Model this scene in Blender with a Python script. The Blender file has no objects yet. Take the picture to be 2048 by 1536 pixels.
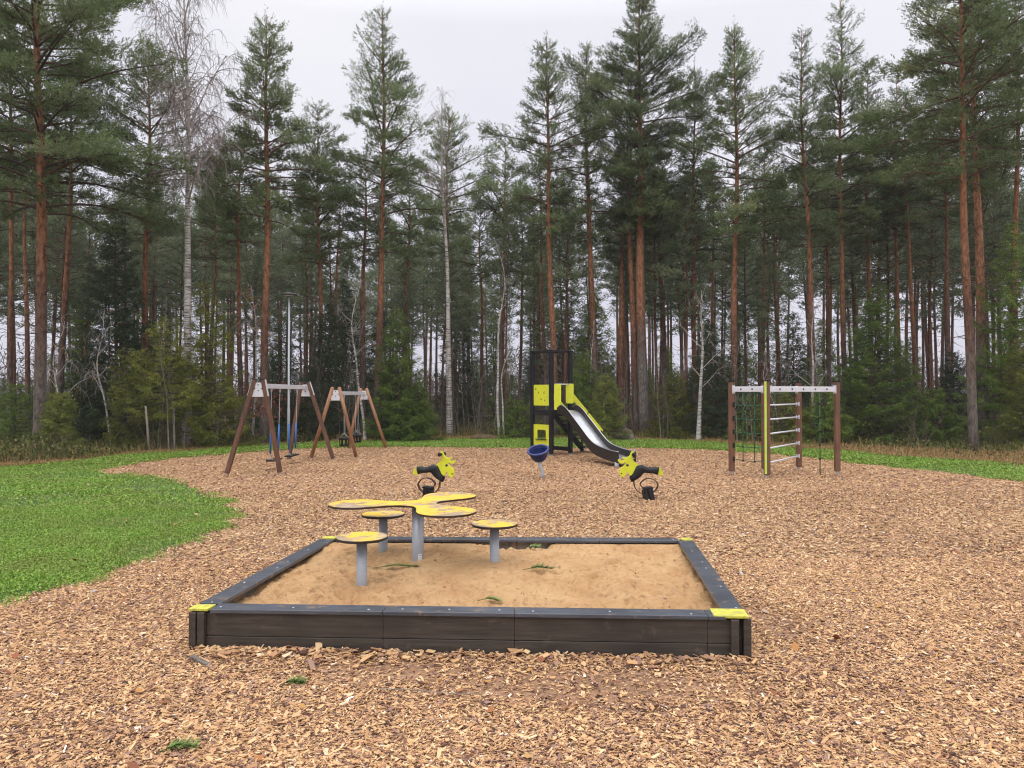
import bpy, bmesh, math, random
import numpy as np
from mathutils import Vector, Matrix, noise as mnoise

SC = bpy.context.scene
COL = SC.collection
PI = math.pi
rnd = random.Random(7)
NR = np.random.default_rng(11)

# ------------------------------------------------------------------ camera geometry (used only to survey the place)
FPX, HOR, EYE = 1479.0, 788.0, 1.7
PITCH = math.atan((HOR - 768.0) / FPX)
def ray(px, py):
    c, s = math.cos(PITCH), math.sin(PITCH)
    a = (px - 1024.0) / FPX; b = (768.0 - py) / FPX
    return a, c - b * s, s + b * c
def G(px, py, z=0.0):
    r = ray(px, py); t = (z - EYE) / r[2]
    return Vector((r[0] * t, r[1] * t, z))
def AT(px, py, Y):
    r = ray(px, py); t = Y / r[1]
    return Vector((r[0] * t, Y, EYE + r[2] * t))

# ------------------------------------------------------------------ mesh builder
class MB:
    def __init__(s):
        s.v = []; s.f4 = []; s.f3 = []; s.fn = []; s.n = 0; s.t4 = []; s.t3 = []; s.tn = []
    def add(s, v, f4=None, f3=None, fn=None, tint=0.5):
        v = np.asarray(v, dtype=np.float64).reshape(-1, 3); o = s.n
        s.v.append(v); s.n += len(v)
        for f, L, T in ((f4, s.f4, s.t4), (f3, s.f3, s.t3)):
            if f is not None and len(f):
                f = np.asarray(f, dtype=np.int64) + o; L.append(f)
                T.append(np.broadcast_to(np.asarray(tint, dtype=np.float32), (len(f),)).copy())
        if fn:
            for q in fn: s.fn.append([i + o for i in q]); s.tn.append(float(np.mean(tint)))
        return s
    def box(s, c, size, rot=None, tint=0.5):
        x, y, z = (q / 2.0 for q in size)
        v = [Vector((a * x, b * y, d * z)) for d in (-1, 1) for b in (-1, 1) for a in (-1, 1)]
        if rot is not None: v = [rot @ q for q in v]
        v = [q + Vector(c) for q in v]
        return s.add([tuple(q) for q in v], f4=[(0, 2, 3, 1), (4, 5, 7, 6), (0, 1, 5, 4), (2, 6, 7, 3), (0, 4, 6, 2), (1, 3, 7, 5)], tint=tint)
    def bar(s, p, q, w, h, up=(0, 0, 1), tint=0.5):
        """a box from p to q, w across, h along up"""
        p, q = Vector(p), Vector(q); d = (q - p); L = d.length; d = d / L
        sd = d.cross(Vector(up))
        if sd.length < 1e-5: sd = d.cross(Vector((0, 1, 0)))
        sd.normalize(); u = sd.cross(d)
        R = Matrix((d, sd, u)).transposed()
        return s.box((p + q) / 2, (L, w, h), R, tint)
    def tube(s, pts, r, n=10, cap=True, tint=0.5):
        P = np.asarray([tuple(p) for p in pts], dtype=np.float64); m = len(P)
        r = np.broadcast_to(np.asarray(r, dtype=np.float64), (m,))
        T = np.gradient(P, axis=0); T /= np.linalg.norm(T, axis=1)[:, None] + 1e-12
        ref = np.array([0., 0., 1.]) if abs(T[0][2]) < .9 else np.array([1., 0., 0.])
        a = np.cross(T, ref); bad = np.linalg.norm(a, axis=1) < 1e-4
        a[bad] = np.cross(T[bad], [0.3, 1, 0.1]); a /= np.linalg.norm(a, axis=1)[:, None]
        for i in range(1, m):
            if np.dot(a[i], a[i - 1]) < 0: a[i] = -a[i]
        b = np.cross(T, a); th = np.arange(n) * 2 * PI / n
        V = P[:, None] + r[:, None, None] * (a[:, None] * np.cos(th)[None, :, None] + b[:, None] * np.sin(th)[None, :, None])
        i = np.arange(m - 1)[:, None] * n; j = np.arange(n)[None]; k = (j + 1) % n
        f = np.stack([i + j, i + k, i + n + k, i + n + j], -1).reshape(-1, 4)
        fn = [list(range(n))[::-1], [(m - 1) * n + q for q in range(n)]] if cap else None
        return s.add(V.reshape(-1, 3), f4=f, fn=fn, tint=tint)
    def prism(s, poly, z0, z1, M=None, tint=0.5):
        """polygon (list of (x,y)) extruded z0..z1, placed by matrix M"""
        n = len(poly); v = [Vector((x, y, z)) for z in (z0, z1) for x, y in poly]
        if M is not None: v = [M @ q for q in v]
        fn = [list(range(n))[::-1], [n + i for i in range(n)]]
        f4 = [(i, (i + 1) % n, n + (i + 1) % n, n + i) for i in range(n)]
        return s.add([tuple(q) for q in v], f4=f4, fn=fn, tint=tint)
    def lathe(s, prof, n=24, M=None, tint=0.5):
        v = []
        for r, z in prof:
            for k in range(n):
                q = Vector((r * math.cos(2 * PI * k / n), r * math.sin(2 * PI * k / n), z)); v.append(tuple(M @ q if M is not None else q))
        m = len(prof); f = [(i * n + j, i * n + (j + 1) % n, (i + 1) * n + (j + 1) % n, (i + 1) * n + j) for i in range(m - 1) for j in range(n)]
        return s.add(v, f4=f, fn=[list(range(n))[::-1], [(m - 1) * n + q for q in range(n)]], tint=tint)
    def mesh(s, name, mat, smooth=False):
        me = bpy.data.meshes.new(name)
        V = np.concatenate(s.v) if s.v else np.zeros((0, 3))
        L = []; tot = []; tint = []
        if s.f4:
            f = np.concatenate(s.f4); L.append(f.ravel()); tot.append(np.full(len(f), 4)); tint.append(np.concatenate(s.t4))
        if s.f3:
            f = np.concatenate(s.f3); L.append(f.ravel()); tot.append(np.full(len(f), 3)); tint.append(np.concatenate(s.t3))
        if s.fn:
            L.append(np.array([i for q in s.fn for i in q])); tot.append(np.array([len(q) for q in s.fn])); tint.append(np.array(s.tn, dtype=np.float32))
        L = np.concatenate(L).astype(np.int32); tot = np.concatenate(tot).astype(np.int32); tint = np.concatenate(tint).astype(np.float32)
        me.vertices.add(len(V)); me.vertices.foreach_set('co', V.astype(np.float32).ravel())
        me.loops.add(len(L)); me.loops.foreach_set('vertex_index', L)
        me.polygons.add(len(tot)); st = np.zeros(len(tot), np.int32); st[1:] = np.cumsum(tot)[:-1]
        me.polygons.foreach_set('loop_start', st); me.polygons.foreach_set('loop_total', tot)
        me.polygons.foreach_set('use_smooth', np.full(len(tot), smooth))
        at = me.attributes.new('tint', 'FLOAT', 'FACE'); at.data.foreach_set('value', tint)
        me.update(calc_edges=True)
        me.materials.append(mat)
        return me
    def build(s, name, mat, parent=None, smooth=False, bevel=0.0, seg=2):
        me = s.mesh(name, mat, smooth)
        o = bpy.data.objects.new(name, me); COL.objects.link(o)
        if parent is not None: o.parent = parent
        if bevel:
            b = o.modifiers.new('bevel', 'BEVEL'); b.width = bevel; b.segments = seg; b.limit_method = 'ANGLE'; b.angle_limit = math.radians(40)
        return o

def tag(o, label=None, cat=None, group=None, kind=None):
    if label: o['label'] = label
    if cat: o['category'] = cat
    if group: o['group'] = group
    if kind: o['kind'] = kind
    return o
def thing(name, label, cat, loc=(0, 0, 0), rz=0.0, group=None):
    o = bpy.data.objects.new(name, None); COL.objects.link(o); o.empty_display_size = .2
    o.location = loc; o.rotation_euler = (0, 0, rz)
    return tag(o, label, cat, group)
def dup(root, loc, rz=0.0, scale=None, label=None, group=None):
    r = root.copy(); COL.objects.link(r); r.location = loc; r.rotation_euler = (0, 0, rz)
    if scale is not None: r.scale = scale
    if label: r['label'] = label
    if group: r['group'] = group
    for ch in list(root.children):
        c = ch.copy(); COL.objects.link(c); c.parent = r
        for g in list(ch.children):
            d = g.copy(); COL.objects.link(d); d.parent = c
    return r

# ------------------------------------------------------------------ materials
def newmat(name):
    m = bpy.data.materials.new(name); m.use_nodes = True
    nt = m.node_tree; b = nt.nodes['Principled BSDF']
    return m, nt, b
def N(nt, t, **kw):
    n = nt.nodes.new(t)
    for k, v in kw.items():
        if k in n.bl_rna.properties: setattr(n, k, v)
        else: n.inputs[k].default_value = v
    return n
def ramp(nt, stops, fac=None, mode='LINEAR'):
    r = nt.nodes.new('ShaderNodeValToRGB'); r.color_ramp.interpolation = mode
    e = r.color_ramp.elements
    while len(e) < len(stops): e.new(0.5)
    for q, (p, c) in zip(e, stops):
        q.position = p; q.color = (*c, 1) if len(c) == 3 else c
    if fac is not None: nt.links.new(fac, r.inputs[0])
    return r
def mix(nt, a, b, fac, mode='MIX'):
    m = nt.nodes.new('ShaderNodeMix'); m.data_type = 'RGBA'; m.blend_type = mode
    for inp, v in ((m.inputs[0], fac), (m.inputs[6], a), (m.inputs[7], b)):
        if isinstance(v, bpy.types.NodeSocket): nt.links.new(v, inp)
        elif isinstance(v, (int, float)): inp.default_value = v
        else: inp.default_value = (*v, 1)
    return m.outputs[2]
def noise_tex(nt, scale, detail=4, vec=None, rough=.55, stretch=None, coord='Object'):
    tc = nt.nodes.new('ShaderNodeTexCoord'); src = tc.outputs[coord]
    if stretch is not None:
        mp = nt.nodes.new('ShaderNodeMapping'); mp.inputs['Scale'].default_value = stretch; nt.links.new(src, mp.inputs[0]); src = mp.outputs[0]
    n = N(nt, 'ShaderNodeTexNoise', Scale=scale, Detail=detail, Roughness=rough); nt.links.new(src, n.inputs['Vector'])
    return n.outputs['Fac']
def bump(nt, b, h, strength=.3, dist=.01):
    bp = N(nt, 'ShaderNodeBump', Strength=strength, Distance=dist); nt.links.new(h, bp.inputs['Height']); nt.links.new(bp.outputs[0], b.inputs['Normal'])
def simple(name, col, rough=.5, metal=0.0, var=.15, scale=12, bmp=.08, spec=.5, dirt=None):
    m, nt, b = newmat(name)
    n = noise_tex(nt, scale, 5)
    c0 = tuple(q * (1 - var) for q in col); c1 = tuple(min(q * (1 + var), 1) for q in col)
    c = ramp(nt, [(.3, c0), (.7, c1)], n).outputs[0]
    if dirt:
        n2 = noise_tex(nt, dirt[1], 6, rough=.7); c = mix(nt, c, dirt[0], ramp(nt, [(dirt[2], (0, 0, 0)), (dirt[2] + .12, (dirt[3],) * 3)], n2).outputs[0])
    nt.links.new(c, b.inputs['Base Color'])
    b.inputs['Roughness'].default_value = rough; b.inputs['Metallic'].default_value = metal; b.inputs['Specular IOR Level'].default_value = spec
    if bmp: bump(nt, b, noise_tex(nt, scale * 4, 4), bmp, .005)
    return m
def wood(name, dark, light, stretch=(30, 30, 2), rough=.6, bmp=.4, axis_noise=3, worn=None):
    m, nt, b = newmat(name)
    g = noise_tex(nt, 1.0, 6, stretch=stretch, rough=.65); l = noise_tex(nt, axis_noise, 3)
    c = ramp(nt, [(.32, dark), (.68, light)], g).outputs[0]
    c = mix(nt, c, tuple(q * .6 for q in dark), ramp(nt, [(.45, (0, 0, 0)), (.75, (.6,) * 3)], l).outputs[0])
    if worn:
        w = noise_tex(nt, worn[1], 7, rough=.7); c = mix(nt, c, worn[0], ramp(nt, [(worn[2], (0, 0, 0)), (worn[2] + .1, (worn[3],) * 3)], w).outputs[0])
    nt.links.new(c, b.inputs['Base Color']); b.inputs['Roughness'].default_value = rough
    bump(nt, b, g, bmp, .004)
    return m
def tinted(name, stops, rough=.7, spec=.3, patch=None, patch_scale=.6, trans=0.0, vary=.25):
    """colour from the per-face tint attribute, varied per object and in patches"""
    m, nt, b = newmat(name)
    a = N(nt, 'ShaderNodeAttribute', attribute_name='tint')
    oi = nt.nodes.new('ShaderNodeObjectInfo')
    c = ramp(nt, stops, a.outputs['Fac']).outputs[0]
    if patch:
        p = noise_tex(nt, patch_scale, 3, coord='Object'); c = mix(nt, c, patch, ramp(nt, [(.42, (0, 0, 0)), (.68, (.75,) * 3)], p).outputs[0])
    hs = nt.nodes.new('ShaderNodeHueSaturation')
    mr = N(nt, 'ShaderNodeMapRange'); mr.inputs['To Min'].default_value = 1 - vary; mr.inputs['To Max'].default_value = 1 + vary
    nt.links.new(oi.outputs['Random'], mr.inputs[0]); nt.links.new(mr.outputs[0], hs.inputs['Value']); nt.links.new(c, hs.inputs['Color'])
    nt.links.new(hs.outputs[0], b.inputs['Base Color']); b.inputs['Roughness'].default_value = rough; b.inputs['Specular IOR Level'].default_value = spec
    if trans:
        tr = nt.nodes.new('ShaderNodeBsdfTranslucent'); nt.links.new(hs.outputs[0], tr.inputs['Color']); ms = nt.nodes.new('ShaderNodeMixShader'); ms.inputs[0].default_value = trans
        out = nt.nodes['Material Output']; nt.links.new(b.outputs[0], ms.inputs[1]); nt.links.new(tr.outputs[0], ms.inputs[2]); nt.links.new(ms.outputs[0], out.inputs['Surface'])
    return m

M = {}
M['plank'] = wood('dark_stained_wood', (.03, .024, .019), (.07, .056, .045), stretch=(2.2, 40, 40), rough=.55, bmp=.5, worn=((.2, .15, .11), 7, .6, .4))
M['coping'] = wood('coping_wood', (.05, .055, .068), (.1, .11, .135), stretch=(4, 30, 30), rough=.3, worn=((.36, .22, .12), 11, .57, .6))  # base colour lightened blue-grey for the sky reflected on the wet top
M['inner'] = wood('inner_board', (.11, .1, .085), (.24, .22, .19), stretch=(30, 30, 3), rough=.8, worn=((.4, .25, .13), 4, .5, .7))
M['lime'] = simple('lime_panel', (.62, .66, .035), .4, var=.06, dirt=((.22, .22, .06), 9, .62, .35))
M['cap'] = simple('lime_cap', (.54, .53, .06), .5, var=.12, dirt=((.3, .23, .1), 18, .47, .6))
M['limeline'] = simple('green_strip', (.5, .68, .1), .4, var=.08)
M['black'] = simple('black_rubber', (.014, .014, .016), .5, var=.3, spec=.25)
M['charcoal'] = simple('charcoal_paint', (.015, .015, .02), .45, var=.25, dirt=((.06, .055, .05), 6, .66, .25), spec=.2)
M['hpl'] = simple('dark_board', (.03, .025, .024), .45, var=.2, dirt=((.08, .065, .055), 5, .62, .35), spec=.2)
M['edge'] = simple('dark_edge', (.022, .014, .011), .5, var=.2)
M['steel'] = simple('brushed_steel', (.62, .63, .66), .32, metal=.85, var=.08, scale=6)
M['zinc'] = simple('galvanised_steel', (.42, .44, .48), .5, metal=.25, var=.12, scale=30)
M['alu'] = simple('pale_aluminium', (.66, .68, .74), .45, metal=.15, var=.06, scale=10)
M['greypost'] = simple('grey_painted_post', (.36, .39, .44), .42, metal=.1, var=.05, dirt=((.4, .26, .16), 6, .62, .45))
M['spring'] = simple('brown_spring_band', (.05, .022, .014), .5, var=.25)
M['navy'] = simple('navy_plastic', (.008, .017, .1), .4, var=.15, spec=.3, dirt=((.04, .05, .12), 8, .64, .4))
M['navyrim'] = simple('navy_rim', (.03, .045, .17), .45, var=.15)
M['blue'] = simple('blue_sleeve', (.025, .12, .4), .5, var=.15)
M['rope'] = simple('green_rope', (.03, .11, .055), .8, var=.3, scale=60)
M['brownpost'] = wood('brown_glazed_post', (.11, .05, .03), (.21, .1, .063), stretch=(45, 45, 2), rough=.6)
M['brownleg'] = wood('brown_glazed_leg', (.075, .032, .019), (.17, .077, .047), stretch=(40, 40, 2.5), rough=.6)
M['tanleg'] = wood('tan_round_leg', (.26, .125, .065), (.47, .26, .14), stretch=(40, 40, 1.5), rough=.65)
M['white'] = simple('white_label', (.75, .75, .75), .5, var=.05)
M['ink'] = simple('grey_print', (.3, .28, .3), .6, var=.05)
M['eye'] = simple('eye_black', (.01, .01, .01), .3, var=.1)
M['lamp'] = simple('lamp_grey', (.1, .1, .11), .5, var=.1)

def worn_yellow():
    m, nt, b = newmat('worn_yellow_top')
    n = noise_tex(nt, 3.4, 8, rough=.62); n2 = noise_tex(nt, 30, 5, rough=.75); n3 = noise_tex(nt, 9, 6, rough=.7)
    s = N(nt, 'ShaderNodeMath', operation='ADD'); nt.links.new(n, s.inputs[0])
    mm = N(nt, 'ShaderNodeMath', operation='MULTIPLY'); nt.links.new(n2, mm.inputs[0]); mm.inputs[1].default_value = .22; nt.links.new(mm.outputs[0], s.inputs[1])
    c = ramp(nt, [(.3, (.68, .4, .02)), (.7, (.8, .53, .06))], n3).outputs[0]
    wornc = ramp(nt, [(.35, (.2, .13, .085)), (.65, (.42, .33, .26))], n3).outputs[0]
    c = mix(nt, c, wornc, ramp(nt, [(.592, (0, 0, 0)), (.66, (.9,) * 3)], s.outputs[0]).outputs[0])
    nt.links.new(c, b.inputs['Base Color']); b.inputs['Roughness'].default_value = .5
    bump(nt, b, n2, .15, .003)
    return m
M['yellow'] = worn_yellow()

def chip_ground():
    m, nt, b = newmat('wood_chip_bed')
    tc = nt.nodes.new('ShaderNodeTexCoord')
    # warp, then long thin cells in two directions
    cols = [(.0, (.12, .06, .04)), (.18, (.24, .12, .075)), (.4, (.42, .235, .125)), (.65, (.55, .33, .18)), (.85, (.66, .43, .25)), (1, (.28, .19, .16))]
    out = []
    for ang, sc in ((.5, (26, 70, 26)), (2.1, (28, 75, 28))):
        mp = nt.nodes.new('ShaderNodeMapping'); mp.inputs['Rotation'].default_value = (0, 0, ang); mp.inputs['Scale'].default_value = sc
        nt.links.new(tc.outputs['Object'], mp.inputs[0])
        v = N(nt, 'ShaderNodeTexVoronoi', Scale=1.0); nt.links.new(mp.outputs[0], v.inputs['Vector'])
        sp = nt.nodes.new('ShaderNodeSeparateColor'); nt.links.new(v.outputs['Color'], sp.inputs[0])
        out.append((ramp(nt, cols, sp.outputs[0]).outputs[0], v.outputs['Distance'], sp.outputs[1]))
    sel = N(nt, 'ShaderNodeMath', operation='GREATER_THAN'); nt.links.new(out[0][2], sel.inputs[0]); sel.inputs[1].default_value = .5
    c = mix(nt, out[0][0], out[1][0], sel.outputs[0])
    big = noise_tex(nt, .7, 4); c = mix(nt, c, (.2, .11, .07), ramp(nt, [(.45, (0, 0, 0)), (.7, (.45,) * 3)], big).outputs[0])
    # trodden sand beside the sandbox
    sand = noise_tex(nt, 3.0, 6)
    masks = None
    for cx, cy, rx, ry in ((.35, 4.35, 1.9, .42), (1.95, 5.5, .42, .95), (-.8, 4.6, 1.3, .25)):
        mp = nt.nodes.new('ShaderNodeMapping'); mp.inputs['Location'].default_value = (-cx / rx, -cy / ry, 0); mp.inputs['Scale'].default_value = (1 / rx, 1 / ry, 0)
        nt.links.new(tc.outputs['Object'], mp.inputs[0])
        ln = N(nt, 'ShaderNodeVectorMath', operation='LENGTH'); nt.links.new(mp.outputs[0], ln.inputs[0])
        ad = N(nt, 'ShaderNodeMath', operation='ADD'); nt.links.new(ln.outputs['Value'], ad.inputs[0]); nt.links.new(sand, ad.inputs[1])
        rr = ramp(nt, [(.35, (1, 1, 1)), (.8, (0, 0, 0))], None); 
        dv = N(nt, 'ShaderNodeMath', operation='MULTIPLY'); nt.links.new(ad.outputs[0], dv.inputs[0]); dv.inputs[1].default_value = .5
        nt.links.new(dv.outputs[0], rr.inputs[0])
        if masks is None: masks = rr.outputs[0]
        else: masks = mix(nt, masks, rr.outputs[0], 1.0, 'LIGHTEN')
    sc = ramp(nt, [(.3, (.2, .11, .065)), (.7, (.33, .19, .11))], noise_tex(nt, 25, 6)).outputs[0]
    c = mix(nt, c, sc, masks)
    nt.links.new(c, b.inputs['Base Color']); b.inputs['Roughness'].default_value = .8; b.inputs['Specular IOR Level'].default_value = .25
    bump(nt, b, out[0][1], .6, .02)
    return m
M['chipbed'] = chip_ground()
CHIP = [(0, (.085, .042, .03)), (.1, (.2, .09, .058)), (.2, (.29, .185, .15)), (.32, (.41, .218, .115)), (.52, (.54, .32, .158)), (.72, (.61, .4, .205)), (.9, (.68, .485, .275)), (.975, (.73, .56, .39)), (1, (.8, .73, .66))]
M['chip'] = tinted('wood_chips', CHIP, rough=.75, spec=.25)
def sandmat():
    m, nt, b = newmat('play_sand')
    n = noise_tex(nt, 3, 6); f = noise_tex(nt, 160, 4, rough=.7); g = noise_tex(nt, 17, 8, rough=.7)
    c = ramp(nt, [(.3, (.55, .318, .153)), (.7, (.69, .447, .232))], n).outputs[0]
    c = mix(nt, c, (.3, .17, .085), ramp(nt, [(.53, (0, 0, 0)), (.68, (.6,) * 3)], g).outputs[0])
    c = mix(nt, c, (.12, .07, .04), ramp(nt, [(.68, (0, 0, 0)), (.72, (.6,) * 3)], f).outputs[0])
    nt.links.new(c, b.inputs['Base Color']); b.inputs['Roughness'].default_value = .95; b.inputs['Specular IOR Level'].default_value = .15
    s = N(nt, 'ShaderNodeMath', operation='ADD'); nt.links.new(g, s.inputs[0])
    q = N(nt, 'ShaderNodeMath', operation='MULTIPLY'); nt.links.new(f, q.inputs[0]); q.inputs[1].default_value = .25; nt.links.new(q.outputs[0], s.inputs[1])
    bump(nt, b, s.outputs[0], 1.0, .045)
    return m
M['sand'] = sandmat()
def floor_mat():
    m, nt, b = newmat('forest_floor')
    n = noise_tex(nt, .35, 5); g = noise_tex(nt, 6, 6, rough=.7); f = noise_tex(nt, 45, 4)
    c = ramp(nt, [(.3, (.055, .038, .024)), (.5, (.11, .075, .04)), (.68, (.24, .15, .07))], g).outputs[0]
    c = mix(nt, c, (.05, .065, .018), ramp(nt, [(.48, (0, 0, 0)), (.62, (.7,) * 3)], n).outputs[0])
    nt.links.new(c, b.inputs['Base Color']); b.inputs['Roughness'].default_value = .9; b.inputs['Specular IOR Level'].default_value = .2
    bump(nt, b, f, .8, .05)
    return m
M['floor'] = floor_mat()
def lawn_mat():
    m, nt, b = newmat('lawn_soil')
    g = noise_tex(nt, 9, 6, rough=.7); n = noise_tex(nt, .8, 4)
    c = ramp(nt, [(.3, (.03, .055, .012)), (.6, (.07, .13, .025)), (.75, (.12, .1, .04))], g).outputs[0]
    c = mix(nt, c, (.16, .12, .06), ramp(nt, [(.6, (0, 0, 0)), (.75, (.6,) * 3)], n).outputs[0])
    nt.links.new(c, b.inputs['Base Color']); b.inputs['Roughness'].default_value = .9
    bump(nt, b, g, .6, .03)
    return m
M['lawn'] = lawn_mat()
M['grass'] = tinted('clover_and_grass', [(0, (.035, .08, .01)), (.3, (.115, .235, .018)), (.65, (.21, .36, .038)), (.88, (.32, .42, .085)), (1, (.5, .43, .2))], rough=.55, spec=.35, trans=.25, patch=(.2, .24, .05), patch_scale=1.3)
M['dry'] = tinted('dry_grass', [(0, (.16, .095, .04)), (.4, (.36, .22, .09)), (.75, (.5, .34, .16)), (.9, (.22, .22, .06)), (1, (.34, .12, .06))], rough=.8, trans=.2)
M['under'] = tinted('undergrowth', [(0, (.035, .05, .015)), (.4, (.075, .095, .022)), (.65, (.13, .135, .035)), (.85, (.19, .12, .055)), (1, (.28, .16, .065))], rough=.75, trans=.2)
M['pine'] = tinted('pine_needles', [(0, (.045, .066, .025)), (.5, (.12, .165, .06)), (.85, (.2, .25, .11)), (1, (.28, .27, .13))], rough=.6, spec=.35, patch=(.1, .13, .035), patch_scale=.5, trans=.3)
M['pinefar'] = tinted('far_pine_needles', [(0, (.06, .082, .04)), (.5, (.13, .165, .08)), (1, (.2, .225, .12))], rough=.65, spec=.3, trans=.3)
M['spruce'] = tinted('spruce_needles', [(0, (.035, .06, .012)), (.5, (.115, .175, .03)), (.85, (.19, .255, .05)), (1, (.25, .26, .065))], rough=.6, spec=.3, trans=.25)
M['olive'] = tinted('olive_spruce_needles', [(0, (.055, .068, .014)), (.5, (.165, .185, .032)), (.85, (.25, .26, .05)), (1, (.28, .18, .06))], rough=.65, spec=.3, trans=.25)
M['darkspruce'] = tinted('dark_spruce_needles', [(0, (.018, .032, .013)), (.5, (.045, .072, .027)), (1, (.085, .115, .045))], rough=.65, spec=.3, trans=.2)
M['juniper'] = tinted('juniper_needles', [(0, (.07, .09, .018)), (.5, (.2, .235, .045)), (1, (.31, .33, .09))], rough=.65, trans=.25)
M['yleaf'] = tinted('yellow_leaves', [(0, (.4, .2, .02)), (.5, (.62, .36, .03)), (1, (.5, .16, .03))], rough=.6)
M['rleaf'] = tinted('red_leaves', [(0, (.16, .02, .015)), (.5, (.28, .04, .025)), (1, (.34, .09, .03))], rough=.6)
M['twig'] = tinted('bare_twigs', [(0, (.055, .04, .03)), (.5, (.12, .09, .07)), (1, (.24, .2, .16))], rough=.8)
M['birchtwig'] = tinted('birch_twigs', [(0, (.2, .15, .14)), (.5, (.34, .29, .28)), (1, (.46, .43, .41))]
, rough=.8)
M['branch'] = tinted('pine_branches', [(0, (.05, .035, .027)), (.5, (.1, .06, .042)), (1, (.24, .1, .05))], rough=.85)
def bark(name, lo, mid, hi, z0, z1):
    m, nt, b = newmat(name)
    tc = nt.nodes.new('ShaderNodeTexCoord'); sp = nt.nodes.new('ShaderNodeSeparateXYZ'); nt.links.new(tc.outputs['Object'], sp.inputs[0])
    oi = nt.nodes.new('ShaderNodeObjectInfo')
    big = noise_tex(nt, 1.6, 4); p = noise_tex(nt, 1.0, 6, stretch=(16, 16, 5), rough=.7)
    v = N(nt, 'ShaderNodeTexVoronoi', Scale=1.0); mp = nt.nodes.new('ShaderNodeMapping'); mp.inputs['Scale'].default_value = (14, 14, 4.5); nt.links.new(tc.outputs['Object'], mp.inputs[0]); nt.links.new(mp.outputs[0], v.inputs['Vector'])
    ma = N(nt, 'ShaderNodeMath', operation='MULTIPLY_ADD'); nt.links.new(big, ma.inputs[0]); ma.inputs[1].default_value = 3.5; nt.links.new(sp.outputs['Z'], ma.inputs[2])
    m2 = N(nt, 'ShaderNodeMath', operation='MULTIPLY_ADD'); nt.links.new(oi.outputs['Random'], m2.inputs[0]); m2.inputs[1].default_value = 2.5; nt.links.new(ma.outputs[0], m2.inputs[2])
    mr = N(nt, 'ShaderNodeMapRange'); mr.inputs['From Min'].default_value = z0 + 2.0; mr.inputs['From Max'].default_value = z1 + 2.5; nt.links.new(m2.outputs[0], mr.inputs[0])
    c = ramp(nt, [(0, lo), (.45, mid), (1, hi)], mr.outputs[0]).outputs[0]
    c = mix(nt, c, (.02, .013, .01), ramp(nt, [(.35, (.75,) * 3), (.6, (0, 0, 0))], p).outputs[0])
    c = mix(nt, c, (.34, .3, .26), ramp(nt, [(.62, (0, 0, 0)), (.78, (.4,) * 3)], p).outputs[0])
    nt.links.new(c, b.inputs['Base Color']); b.inputs['Roughness'].default_value = .9; b.inputs['Specular IOR Level'].default_value = .2
    bump(nt, b, v.outputs['Distance'], .9, .03)
    return m
M['bark'] = bark('pine_bark', (.17, .14, .12), (.17, .085, .058), (.33, .15, .078), 2.5, 6.5)
M['barkgrey'] = bark('grey_footed_bark', (.2, .175, .155), (.19, .12, .09), (.36, .165, .09), 4.0, 6.0)
M['barkfar'] = bark('far_pine_bark', (.12, .09, .075), (.16, .075, .05), (.2, .095, .062), 1.5, 5.0)
M['sprucebark'] = bark('spruce_bark', (.1, .07, .055), (.12, .075, .055), (.12, .08, .06), 1.0, 3.0)
def birchbark():
    m, nt, b = newmat('birch_bark')
    h = noise_tex(nt, 1.0, 5, stretch=(3, 3, 26), rough=.7); l = noise_tex(nt, 2.2, 5)
    tc = nt.nodes.new('ShaderNodeTexCoord'); sp = nt.nodes.new('ShaderNodeSeparateXYZ'); nt.links.new(tc.outputs['Object'], sp.inputs[0])
    c = ramp(nt, [(.38, (.05, .04, .036)), (.5, (.44, .41, .38)), (.75, (.6, .57, .53))], h).outputs[0]
    c = mix(nt, c, (.14, .12, .1), ramp(nt, [(.5, (0, 0, 0)), (.66, (.8,) * 3)], l).outputs[0])
    nt.links.new(c, b.inputs['Base Color']); b.inputs['Roughness'].default_value = .7
    bump(nt, b, h, .4, .01)
    return m
M['birch'] = birchbark()
M['sapling'] = wood('sapling_bark', (.1, .09, .075), (.26, .24, .2), stretch=(12, 12, 6), rough=.8, bmp=.2)
M['rock'] = simple('granite', (.17, .13, .125), .85, var=.35, scale=5, bmp=.5, dirt=((.09, .1, .06), 3, .55, .6))
M['stake'] = wood('grey_stake', (.18, .15, .12), (.34, .29, .23), rough=.85)
M['deadwood'] = wood('dead_wood', (.07, .055, .045), (.2, .17, .14), rough=.85)
M['sprig'] = tinted('fresh_sprig', [(0, (.06, .11, .02)), (1, (.2, .28, .07))], rough=.6)
M['leaf'] = tinted('fallen_leaves', [(0, (.1, .05, .03)), (.35, (.32, .1, .04)), (.6, (.45, .24, .06)), (.8, (.34, .29, .28)), (1, (.6, .55, .5))], rough=.6)

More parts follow.
